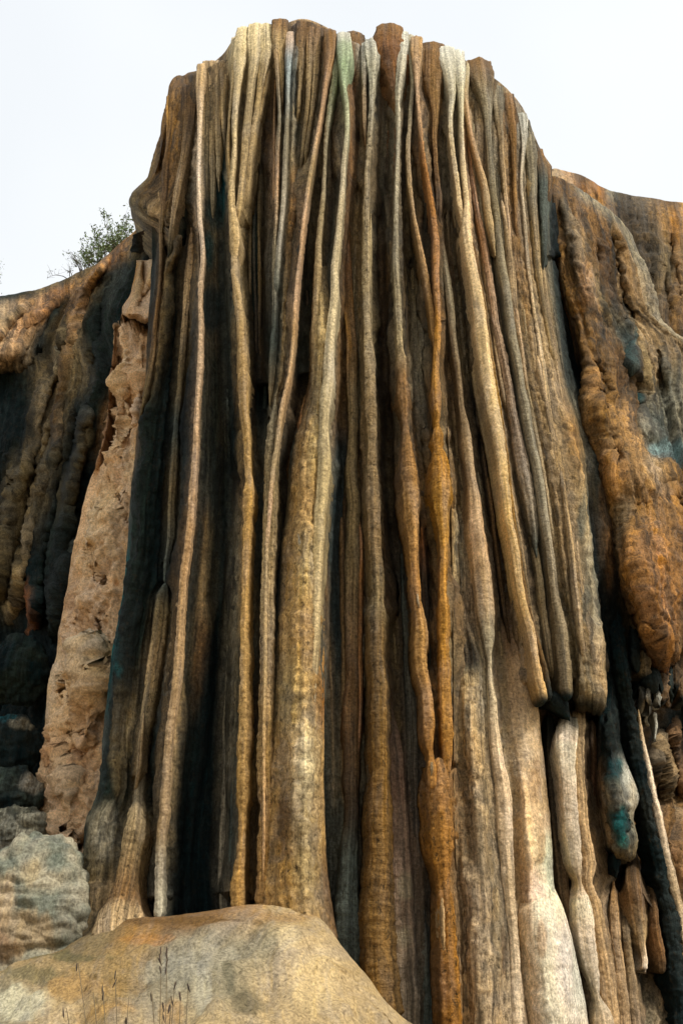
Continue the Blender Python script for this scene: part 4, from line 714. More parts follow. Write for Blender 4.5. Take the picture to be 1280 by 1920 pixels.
# black rope with a pale rope beside it
col([(1150, 1120, 20, .9), (1156, 1180, 24, .6), (1163, 1230, 22, .4), (1169, 1270, 22, .4), (1176, 1310, 22), (1184, 1350, 24), (1193, 1415, 23), (1202, 1460, 20), (1211, 1505, 24), (1218, 1545, 18), (1225, 1580, 24), (1238, 1635, 28), (1246, 1680, 20), (1256, 1720, 28), (1264, 1780, 30), (1270, 1840, 30), (1277, 1900, 30), (1282, 1970, 30)], [(1180, BLK), (1400, CHR), (1440, BLK), (1520, (44, 48, 44)), (1600, BLK), (1700, CHR), (1900, BLK)], d=.6, start='point', lump=.3, ring=.0, gran=.05, narrow=1.0, prm=(.9, .6, .0), label='long black rope column')
col([(1196, 1330, 8), (1204, 1390, 10), (1216, 1449, 15), (1226, 1500, 16), (1238, 1550, 17), (1250, 1610, 18), (1262, 1665, 20), (1272, 1700, 16), (1282, 1770, 14)], [(1330, TAN), (1450, LGT), (1700, (210, 180, 140))], d=.55, start='point', lump=.08, prm=(.2, .2, .2))
col([(1176, 1540, 30, 2.2), (1184, 1600, 34, 1.5), (1188, 1660, 34), (1192, 1700, 36), (1198, 1741, 30), (1203, 1776, 17), (1207, 1796, 13), (1207, 1820, 13)], [(1610, DBR), (1680, (150, 112, 72)), (1760, TAN), (1812, LGT), (1822, CHR)], d=.75, start='point', lump=.06, name='hanging_stalactite', prm=(.4, .5, .2))
col([(1208, 1540, 24, 2.4), (1216, 1620, 26, 1.6), (1224, 1700, 16), (1230, 1750, 22), (1240, 1800, 20), (1243, 1826, 14)], [(1630, BRN), (1760, (140, 100, 62)), (1826, DBR)], d=.8, start='point', lump=.1, name='hanging_stalactite')
col([(1164, 1600, 26, 2.1), (1168, 1680, 22, 1.4), (1172, 1740, 18), (1178, 1800, 20), (1186, 1880, 30), (1190, 1960, 40)], [(1660, DBR), (1800, TAN), (1960, (160, 130, 96))], d=.95, start='point', name='hanging_stalactite', prm=(.5, .5, .2))
col([(1150, 1650, 14), (1152, 1740, 22), (1160, 1800, 22), (1168, 1880, 24), (1174, 1960, 30)], [(1650, BRN), (1800, (196, 160, 116)), (1960, (170, 140, 104))], d=.8, start='point', name='stone_rib', prm=(.5, .5, .2))

# many thin ribs between the ropes, following the same fall lines
GUIDE = [[(376, 140), (373, 300), (377, 620), (361, 929), (331, 1273), (298, 1700)],
    [(446, 100), (440, 280), (441, 500), (457, 740), (464, 1000), (460, 1273), (448, 1700)],
    [(519, 90), (519, 344), (514, 636), (502, 820), (494, 1000), (488, 1273), (480, 1700)],
    [(646, 100), (644, 300), (620, 620), (606, 850), (600, 1000), (607, 1273), (618, 1700)],
    [(698, 90), (688, 350), (690, 650), (699, 950), (708, 1273), (706, 1740)],
    [(752, 90), (745, 300), (750, 640), (770, 950), (798, 1290), (826, 1560), (842, 1850)],
    [(826, 100), (832, 460), (852, 660), (884, 900), (917, 1240), (946, 1552), (968, 1850)],
    [(862, 110), (866, 280), (905, 636), (946, 912), (1010, 1273), (1040, 1640), (1096, 1900)],
    [(900, 130), (922, 344), (962, 640), (1018, 940), (1062, 1273), (1110, 1640), (1150, 1900)],
    [(1000, 260), (1022, 500), (1062, 760), (1098, 960), (1134, 1280), (1160, 1640), (1200, 1900)]]
r9 = random.Random(5)
def gx(i, f, y):
    a = [np.interp(y, [p[1] for p in GUIDE[j]], [p[0] for p in GUIDE[j]]) for j in (i, i + 1)]
    return float(a[0] * (1 - f) + a[1] * f)
for k in range(96):
    i = k % 9; f = r9.uniform(.08, .92); y0 = r9.choice([r9.uniform(150, 420), r9.uniform(300, 1200)]); ln = r9.uniform(220, 720); y1 = min(y0 + ln, 1290 if i >= 7 else 1690 if i < 3 else 1900)
    if y1 - y0 < 120 or (i == 2 and y1 > 700): continue
    wd = r9.uniform(5, 11); n_ = 5; ys = [y0 + (y1 - y0) * q / (n_ - 1) for q in range(n_)]
    pal = [OLV, BRN, GRY, DBR, KHK] if i >= 3 else [MOS, OLV, SLT, DBR, MOS]
    if i >= 7: pal = [TAN, KHK, GRY, TAN]
    ca, cb = r9.choice(pal), r9.choice(pal); dd_ = {0: .8, 1: .8, 2: .35, 3: .75, 4: .9, 5: .8, 6: .75, 7: .35, 8: .08}[i] + r9.uniform(-.12, .15)
    if i < 7 and y0 > 1150: dd_ -= .2
    col([(gx(i, f, y) + r9.uniform(-2, 2), y, wd * r9.uniform(.7, 1.3)) for y in ys], [(y0, ca), (y1, cb)], d=dd_, start='point', end='point', name='stone_rib', lump=.12, ring=.05, prm=(.5, .5, .3), seg=12, step=5, narrow=1)

for fn in LATER: fn()

# ------------------------------------------------------------------ right-hand cliff
RC = thing('rock_cliff', (6, 17.5, 0), 'orange-brown rock cliff with an overhanging ledge at the right of the petrified waterfall', 'cliff')
def rc(pts, c, name='dripstone_column', **k): return tube(name, RC, pts, c, **k)
RCSHEET = lambda: sheet('rock_face', RC, [
    [(1032, 330, 1.6, BRN), (1060, 340, 1.6, BRN), (1090, 358, 1.8, GRY), (1125, 383, 2.1, GRY), (1160, 410, 2.4, GRY), (1184, 441, 2.8, GRY)],
    [(1030, 380, 1.3, OCH), (1060, 390, 1.0, BRN), (1095, 400, 1.2, BRN), (1130, 425, 1.5, BRN), (1165, 450, 1.8, GRY), (1203, 500, 2.8, GRY)],
    [(1040, 450, 1.2, OCH), (1070, 450, .8, TAN), (1100, 470, 1.1, BRN), (1135, 480, 1.4, DBR), (1170, 500, 1.4, TAN), (1225, 552, 2.6, GRY)],
    [(1056, 540, 1.1, OCH), (1084, 540, .7, OCH), (1110, 560, 1.1, OLV), (1145, 560, 1.4, DBR), (1185, 570, 1.4, TAN), (1246, 620, 2.4, GRY)],
    [(1076, 620, 1.1, BRN), (1105, 620, .6, OCH), (1130, 640, 1.1, BRN), (1165, 640, 1.3, SLT), (1205, 640, 1.2, TAN), (1262, 650, 2.0, TAN), (1330, 680, 2.2, GRY)],
    [(1090, 700, 1.2, CHR), (1112, 700, .6, OCH), (1135, 720, 1.0, DBR), (1170, 720, 1.3, DBR), (1210, 720, 1.1, OLV), (1262, 720, 1.4, GRY), (1340, 750, 1.5, GRY)],
    [(1092, 780, 1.0, CHR), (1115, 770, .4, OCH), (1140, 780, .4, OCH), (1175, 790, .9, BRN), (1215, 790, 1.1, SLT), (1262, 790, 1.1, GRY), (1350, 800, 1.2, GRY)],
    [(1110, 850, .9, BRN), (1135, 840, .2, OCH), (1160, 840, .1, OCH), (1190, 850, .3, OCH), (1225, 862, .5, (120, 126, 122)), (1262, 866, .5, (110, 128, 130)), (1360, 880, .6, GRY)],
    [(1124, 900, .9, BRN), (1150, 890, .0, ORG), (1180, 890, -.1, OCH), (1215, 880, -.1, TAN), (1245, 880, .0, OCH), (1290, 886, .1, OCH), (1365, 900, .2, OCH)],
    [(1140, 960, .8, BRN), (1165, 960, .1, OCH), (1200, 950, .0, (160, 116, 62)), (1235, 945, -.1, (156, 112, 60)), (1290, 940, .0, (150, 106, 56)), (1370, 950, .1, OCH)],
    [(1160, 1060, .8, BRN), (1185, 1060, -.3, (178, 122, 60)), (1220, 1060, -.55, (178, 120, 58)), (1260, 1060, -.4, (144, 102, 56)), (1300, 1060, .4, DBR), (1380, 1060, .4, OCH)],
    [(1178, 1160, .9, OLV), (1200, 1160, -.2, (160, 108, 54)), (1235, 1160, -.5, (170, 114, 56)), (1270, 1160, -.3, (134, 94, 52)), (1310, 1160, .4, OCH), (1390, 1160, .5, OCH)],
    [(1186, 1206, 1.0, CHR), (1205, 1200, .0, DBR), (1235, 1212, -.3, (140, 96, 50)), (1270, 1206, -.1, BRN), (1320, 1210, .5, BRN), (1394, 1210, .6, BRN)],
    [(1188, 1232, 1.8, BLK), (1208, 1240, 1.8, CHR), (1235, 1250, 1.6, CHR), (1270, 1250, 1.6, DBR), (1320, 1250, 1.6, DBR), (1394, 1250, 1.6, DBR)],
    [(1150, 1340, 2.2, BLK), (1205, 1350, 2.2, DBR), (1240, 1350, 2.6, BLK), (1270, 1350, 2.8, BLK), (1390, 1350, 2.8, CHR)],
    [(1100, 1560, 2.0, CHR), (1200, 1560, 1.8, BRN), (1260, 1560, 1.8, BRN), (1400, 1560, 2.0, BRN)],
    [(1110, 1760, 1.7, BRN), (1190, 1760, 1.7, DBR), (1240, 1760, 1.5, BRN), (1420, 1760, 1.6, OCH)],
    [(1090, 1980, 1.3, BRN), (1190, 1980, 1.2, GRY), (1250, 1980, 1.1, TAN), (1440, 1980, 1.2, TAN)]],
    flute=.22, ffreq=3.0, lump=.08, gran=.045, ring=.0, prm=(.75, .6, .1), backT=3.5, dropT=.2, backR=3, backL=2.5, warp=1.2, vstep=3.5,
    blobs=[(1182, 650, 5, 66, (20, 80, 90), .7), (1191, 745, 7, 40, (10, 84, 94), 1), (1250, 846, 44, 18, (120, 150, 152), .8), (1245, 760, 20, 60, SLT, .4), (1218, 890, 14, 10, (226, 186, 140), .6), (1130, 500, 18, 90, (116, 82, 48), .5), (1150, 700, 18, 60, (110, 78, 46), .5),
           (1140, 520, 8, 120, (52, 50, 44), .7), (1168, 620, 7, 110, (44, 58, 60), .7), (1215, 700, 7, 60, BLK, .5), (1120, 600, 6, 80, CHR, .6), (1090, 450, 8, 60, CHR, .5), (1090, 540, 10, 60, ORG, .4), (1170, 1000, 10, 120, SLT, .5), (1160, 880, 30, 60, (190, 140, 78), .5), (1250, 760, 26, 60, (140, 138, 122), .6), (1225, 1080, 50, 110, (170, 116, 58), .3), (1200, 1790, 30, 40, (120, 76, 44), .6), (1180, 1840, 20, 30, GRY, .5), (1240, 1840, 20, 60, (190, 140, 92), .5)], ridges=RTRACK['rock_cliff'], cuts=[
    ([(1154, 452, 4), (1158, 500, 6), (1168, 545, 7), (1182, 592, 9)], .55), ([(1113, 465, 4), (1117, 498, 5)], .35), ([(1146, 445, 3), (1150, 500, 4)], .25), ([(1160, 572, 4), (1166, 602, 7)], .4),
    ([(1117, 686, 6), (1126, 722, 9)], .6), ([(1122, 735, 7), (1134, 764, 9)], .6), ([(1194, 680, 5), (1191, 742, 7)], .5), ([(1211, 655, 4), (1213, 705, 5)], .35), ([(1233, 660, 4), (1236, 722, 5)], .35), ([(1180, 700, 7), (1186, 772, 13)], .5),
    ([(1148, 846, 6), (1160, 846, 8), (1156, 860, 6)], .6), ([(1256, 930, 4), (1264, 975, 8), (1276, 1045, 12)], .6), ([(1190, 1150, 6), (1196, 1200, 10)], .5), ([(1220, 1170, 5), (1224, 1210, 9)], .5), ([(1256, 1170, 4), (1258, 1205, 9)], .5),
    ([(1230, 905, 4), (1262, 912, 5), (1290, 905, 5)], .2), ([(1190, 946, 3), (1215, 940, 4), (1250, 938, 3)], .15), ([(1056, 600, 8), (1070, 680, 12), (1084, 750, 10)], .5), ([(1228, 1600, 6), (1222, 1680, 12), (1228, 1760, 10)], .5), ([(1164, 1640, 6), (1166, 1700, 10)], .4), ([(1204, 1440, 6), (1212, 1520, 10), (1220, 1600, 8)], .5)])
rc([(1050, 366, 8), (1063, 417, 16), (1073, 460, 16), (1081, 503, 18), (1090, 540, 20), (1098, 572, 20), (1102, 600, 16), (1112, 640, 20), (1116, 675, 26), (1114, 700, 18), (1114, 727, 20), (1118, 755, 30), (1134, 790, 44), (1150, 820, 50)], [(366, GRY), (430, (206, 176, 136)), (560, (190, 146, 96)), (700, (180, 130, 72)), (820, OCH)], d=.5, start='point', end='point', lump=.2, gran=.03, prm=(.4, .2, .3), flat=.6, name='rock_ridge')
rc([(1040, 350, 12), (1044, 420, 16), (1054, 490, 20), (1066, 545, 26), (1078, 590, 20), (1092, 650, 18), (1100, 700, 12)], [(350, BRN), (450, OCH), (540, (176, 126, 66)), (700, BRN)], d=.85, start='point', end='point', lump=.14, gran=.03, prm=(.6, .3, .2), flat=.6, name='rock_ridge')
rc([(1120, 640, 6), (1128, 680, 12), (1136, 720, 14), (1146, 770, 12)], OCH, d=.7, start='point', end='point', lump=.2, gran=.03, name='rock_ridge')
rc([(1152, 416, 12), (1162, 486, 22), (1174, 530, 24), (1188, 570, 22), (1197, 606, 26), (1214, 640, 34), (1226, 665, 26)], [(416, OCH), (500, (176, 136, 88)), (640, TAN)], d=1.1, start='point', end='point', lump=.08, gran=.02, flat=.6, name='rock_ridge')
for pts, c_ in (([(1202, 640, 14), (1204, 680, 22), (1206, 710, 22), (1208, 735, 16)], OLV), ([(1218, 645, 12), (1224, 680, 14), (1229, 710, 15), (1231, 738, 12)], TAN), ([(1186, 650, 16), (1184, 690, 22), (1184, 730, 22)], (120, 100, 74)), ([(1238, 650, 10), (1242, 690, 12), (1250, 730, 10)], GRY)):
    rc(pts, c_, d=.85, name='rock_ridge')
rc([(1216, 745, 18), (1222, 780, 34), (1236, 820, 44), (1246, 850, 40)], [(745, GRY), (800, SLT), (850, (90, 100, 96))], d=.9, lump=.12, gran=.02, name='rock_ridge')
rc([(1196, 780, 20), (1206, 810, 34), (1222, 845, 50)], [(780, GRY), (845, (120, 124, 112))], d=.6, lump=.12, gran=.02, name='rock_ridge')
# lumps on the ledge's underside
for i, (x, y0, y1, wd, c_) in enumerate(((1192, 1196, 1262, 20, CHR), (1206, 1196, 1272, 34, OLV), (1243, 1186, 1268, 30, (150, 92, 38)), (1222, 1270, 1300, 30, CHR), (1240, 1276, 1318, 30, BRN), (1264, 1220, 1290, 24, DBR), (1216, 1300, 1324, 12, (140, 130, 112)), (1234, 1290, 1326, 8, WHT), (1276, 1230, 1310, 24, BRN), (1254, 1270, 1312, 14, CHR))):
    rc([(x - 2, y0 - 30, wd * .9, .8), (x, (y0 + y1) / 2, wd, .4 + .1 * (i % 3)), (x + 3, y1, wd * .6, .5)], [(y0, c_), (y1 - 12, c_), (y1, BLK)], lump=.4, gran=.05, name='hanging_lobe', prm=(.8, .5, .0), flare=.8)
rc([(1210, 1310, 14), (1214, 1330, 9), (1210, 1352, 6), (1216, 1362, 8)], GRY, d=.9, lump=.3, name='stalactite_tip')
rc([(1226, 1335, 8), (1229, 1360, 5), (1227, 1386, 4)], WHT, d=.9, lump=.3, name='stalactite_tip')
for pts, c_ in (([(1232, 1380, 8), (1244, 1440, 13), (1255, 1490, 14), (1266, 1540, 16)], TAN), ([(1262, 1350, 10), (1270, 1420, 20), (1282, 1500, 26)], (160, 120, 84)), ([(1246, 1560, 12), (1262, 1600, 20), (1278, 1660, 26)], (180, 132, 84)), ([(1222, 1400, 8), (1228, 1450, 10), (1236, 1480, 8)], (130, 112, 88))):
    rc([(p[0], p[1], p[2] * .8) for p in pts], c_, d=1.95, name='stone_rib')
RCSHEET()
# far shoulder of the hill behind
far = sheet('hill', None, [
    [(800, 420, 7.5, BRN), (930, 370, 7, BRN), (1020, 330, 6, BRN), (1036, 318, 6, TAN), (1060, 322, 6, (190, 150, 110)), (1094, 331, 6, BRN), (1125, 350, 6.5, ORG), (1140, 356, 7, GRY), (1170, 364, 7, (110, 96, 76)), (1204, 370, 7, (120, 102, 78)), (1252, 377, 7, BRN), (1300, 384, 7, OCH), (1420, 400, 8, BRN)],
    [(800, 460, 7.5, BRN), (930, 410, 7, BRN), (1020, 370, 5, BRN), (1060, 365, 4.6, TAN), (1090, 365, 4.8, ORG), (1125, 385, 4.8, OCH), (1160, 400, 5.4, DBR), (1200, 400, 5.4, (100, 84, 62)), (1250, 410, 5.2, OCH), (1300, 420, 5.2, (176, 126, 74)), (1430, 450, 6, BRN)],
    [(800, 590, 7.5, BRN), (930, 540, 7, BRN), (1040, 500, 4.6, BRN), (1100, 480, 4.4, DBR), (1160, 480, 4.6, (100, 82, 60)), (1210, 480, 4.6, (104, 86, 62)), (1255, 490, 4.6, OLV), (1300, 500, 4.8, OCH), (1440, 520, 5, BRN)],
    [(800, 730, 7.5, BRN), (930, 680, 7, BRN), (1080, 640, 4.4, BRN), (1180, 620, 4.2, DBR), (1225, 600, 4.0, (100, 82, 58)), (1260, 600, 4.0, (116, 90, 60)), (1320, 620, 4.2, BRN), (1450, 650, 4.6, BRN)],
    [(800, 890, 7.5, BRN), (930, 840, 7, BRN), (1100, 800, 4.2, BRN), (1200, 780, 4, DBR), (1280, 760, 3.6, BRN), (1460, 800, 4, BRN)]],
    flute=.16, ffreq=1.8, lump=.14, gran=.03, prm=(.4, .45, .1), backT=6, dropT=.6, backR=3, warp=1.2, origin=(9, 23, 0), blobs=[(1200, 500, 30, 60, (84, 70, 52), .4), (1262, 440, 10, 50, ORG, .4), (1170, 420, 16, 60, (76, 66, 52), .6), (1225, 460, 10, 80, (70, 62, 50), .6)], cuts=[([(1256, 440, 3), (1262, 478, 5)], .5), ([(1242, 505, 4), (1248, 540, 6), (1254, 580, 5)], .5), ([(1218, 498, 3), (1221, 520, 4)], .35), ([(1268, 500, 4), (1272, 560, 6)], .5), ([(1140, 352, 3), (1150, 380, 4), (1160, 420, 4)], .2), ([(1180, 372, 3), (1196, 430, 4)], .2)],
    ridges=[([(1266, 470, 10, 4.4), (1270, 540, 14, 4.3), (1274, 620, 12, 4.2)], ckeys((176, 130, 76))), ([(1254, 530, 8, 4.3), (1262, 580, 12, 4.2), (1266, 640, 12, 4.1)], ckeys(OCH)), ([(1110, 340, 10, 4.9), (1122, 365, 14, 4.7), (1128, 385, 10, 4.7)], ckeys(ORG))])
far['kind'] = 'structure'; far['label'] = 'brown streaked shoulder of the hill behind the cliff at the right edge'

# ------------------------------------------------------------------ left slope
LS = thing('rock_slope', (-5.5, 20, 0), 'dark streaked rock slope with orange upper edge, below the leafy shrub', 'rock slope')
LSSHEET = lambda: sheet('rock_face', LS, [
    [(-140, 572, 5.5, MOS), (0, 556, 5, MOS), (40, 550, 4.8, MOS), (82, 540, 4.6, OLV), (150, 510, 4.2, OLV), (187, 492, 4.0, OLV), (225, 458, 3.6, BRN), (256, 432, 3.2, OCH), (290, 400, 3.0, BRN)],
    [(-140, 600, 5, OLV), (0, 585, 4.2, TAN), (60, 575, 4.0, (206, 158, 108)), (110, 550, 3.8, (200, 140, 86)), (160, 530, 3.6, OCH), (195, 508, 3.4, (206, 144, 84)), (230, 470, 3.2, (196, 140, 86)), (256, 460, 3.0, OLV), (290, 440, 3.0, DBR)],
    [(-140, 660, 4.6, TAN), (0, 640, 3.6, PAL), (40, 625, 3.4, (206, 160, 112)), (75, 600, 3.5, BRN), (110, 580, 3.6, MOS), (150, 555, 3.2, OCH), (185, 540, 3.2, OLV), (220, 520, 3.1, SLT), (262, 510, 2.9, MOS), (290, 500, 2.8, BLK)],
    [(-140, 700, 4.2, TAN), (0, 676, 3.2, TAN), (40, 660, 3.2, TAN), (70, 660, 3.5, CHR), (105, 640, 3.3, OLV), (142, 625, 2.8, TAN), (175, 610, 3.0, MOS), (215, 600, 2.9, MOS), (240, 600, 2.9, BLK)],
    [(-140, 740, 4.4, BLK), (0, 700, 4.0, BLK), (50, 710, 3.6, MOS), (100, 710, 2.9, KHK), (132, 690, 2.6, OLV), (165, 690, 2.8, OLV), (190, 690, 2.6, MOS), (210, 690, 2.8, MOS), (255, 690, 3.3, BLK)],
    [(-160, 850, 4.0, BLK), (0, 820, 3.4, BLK), (50, 810, 3.0, BLK), (85, 800, 2.6, OLV), (112, 790, 2.5, OLV), (150, 780, 2.6, BLK), (180, 780, 2.5, MOS), (196, 780, 2.7, BRN), (241, 780, 3.2, BLK)],
    [(-180, 980, 3.6, BLK), (0, 920, 3.0, MOS), (40, 910, 2.6, OLV), (80, 900, 2.3, OLV), (120, 900, 2.6, BLK), (150, 900, 2.4, BLK), (168, 900, 2.8, BLK), (213, 900, 3.3, BLK)],
    [(-190, 1100, 3.4, BLK), (0, 1060, 2.6, OLV), (30, 1060, 2.3, OLV), (60, 1060, 2.3, BLK), (90, 1060, 2.4, BLK), (120, 1060, 2.3, BLK), (140, 1060, 2.6, SLT), (185, 1060, 3.1, BLK)],
    [(-190, 1240, 3.4, BLK), (0, 1200, 2.9, BLK), (60, 1200, 2.9, BLK), (104, 1200, 2.8, BLK), (150, 1200, 2.9, BLK), (195, 1200, 3.4, BLK)],
    [(-190, 1400, 3.0, BLK), (0, 1400, 2.6, BLK), (60, 1400, 2.7, BLK), (140, 1400, 2.7, BLK), (185, 1400, 3.2, BLK)],
    [(-190, 1620, 2.4, BLK), (0, 1600, 2.0, BLK), (60, 1600, 2.2, BLK), (140, 1600, 2.3, BLK), (185, 1600, 2.8, BLK)],
    [(-190, 1850, 1.6, BLK), (0, 1850, 1.4, BLK), (110, 1850, 1.6, BLK), (155, 1850, 2.1, BLK)]],
    flute=.22, ffreq=3.4, lump=.06, gran=.05, prm=(.75, .6, .1), backT=7, dropT=.6, backL=4, warp=.8,
    blobs=[(66, 1140, 6, 60, (150, 92, 52), .8), (78, 650, 24, 34, (30, 36, 32), .6), (30, 780, 40, 60, BLK, .5), (215, 545, 16, 50, SLT, .6), (105, 560, 30, 14, (30, 32, 26), .3), (20, 640, 18, 30, (216, 176, 130), .4)], ridges=RTRACK['rock_slope'], cuts=[
    ([(154, 775, 8), (140, 850, 14), (120, 930, 20), (98, 1020, 20), (84, 1110, 16)], .7), ([(112, 760, 6), (98, 830, 12), (76, 880, 14), (58, 950, 10)], .5), ([(62, 880, 6), (44, 960, 10), (26, 1050, 10)], .45), ([(30, 900, 6), (12, 970, 10), (-6, 1040, 8)], .4),
    ([(80, 660, 6), (60, 690, 10), (20, 700, 8)], .3), ([(120, 650, 4), (114, 700, 6), (96, 740, 5)], .25), ([(165, 800, 8), (160, 870, 14), (146, 950, 14), (128, 1040, 14)], .5), ([(0, 676, 3), (24, 682, 4), (40, 672, 3)], .2), ([(196, 560, 5), (190, 620, 8), (180, 690, 6)], .2)])
def ls(pts, c, name='stone_rib', **k): return tube(name, LS, pts, c, sink=.5, **k)
ls([(200, 480, 14), (180, 515, 16), (160, 545, 18), (150, 575, 16), (142, 619, 14), (136, 660, 14), (126, 710, 14), (116, 760, 14), (108, 830, 14), (95, 890, 10)], [(480, (206, 144, 84)), (560, (196, 144, 90)), (650, (176, 134, 84)), (760, BRN), (890, MOS)], d=2.7, start='point', end='point', lump=.15, gran=.03, flat=.6, prm=(.4, .4, .2))
ls([(128, 600, 8), (122, 640, 10), (112, 680, 11), (100, 715, 12), (84, 760, 12), (78, 790, 10), (76, 825, 10), (60, 860, 14), (40, 890, 16), (22, 930, 16)], [(600, OLV), (660, GRY), (760, KHK), (900, OLV)], d=2.55, start='point', end='point', lump=.15, gran=.03, flat=.7, prm=(.5, .4, .2))
ls([(170, 772, 6), (169, 782, 9), (162, 825, 13), (149, 881, 18), (130, 937, 22), (110, 1012, 24), (96, 1060, 22), (80, 1110, 16), (66, 1170, 10)], [(772, WHT), (786, OLV), (900, (96, 84, 58)), (1010, MOS), (1150, BLK)], d=2.1, start='round', end='point', lump=.10, gran=.03, flat=.7, prm=(.6, .4, .2))
for pts, c_ in (([(90, 850, 10), (76, 900, 20), (58, 970, 24), (46, 1040, 20), (36, 1100, 14)], OLV), ([(56, 860, 8), (34, 910, 18), (14, 980, 24), (2, 1060, 24), (-10, 1130, 20)], (110, 94, 62)), ([(60, 980, 8), (46, 1040, 10), (36, 1100, 10), (26, 1160, 8)], KHK), ([(108, 930, 10), (96, 1000, 18), (86, 1060, 18), (76, 1130, 12)], MOS), ([(124, 1000, 8), (116, 1080, 18), (106, 1150, 18), (98, 1200, 10)], CHR)):
    ls(pts, c_, d=2.2, start='point', end='point', lump=.12, gran=.03, flat=.8, prm=(.6, .5, .1))
# orange tongues at the upper left
for pts, c_, wd in (([(110, 556, 14), (84, 580, 22), (52, 610, 30), (24, 650, 34), (0, 690, 30)], [(556, (196, 138, 88)), (690, (216, 170, 122))], 0), ([(60, 566, 12), (30, 590, 22), (0, 624, 30), (-30, 660, 30)], [(566, OLV), (660, (206, 166, 124))], 0), ([(220, 462, 10), (204, 484, 14), (186, 506, 16), (168, 530, 12)], [(462, (200, 140, 84)), (530, OCH)], 0)):
    ls(pts, c_, d=3.2, start='point', end='point', lump=.1, gran=.02, flat=.5, prm=(.2, .3, .1), name='rock_ridge')

LSSHEET()
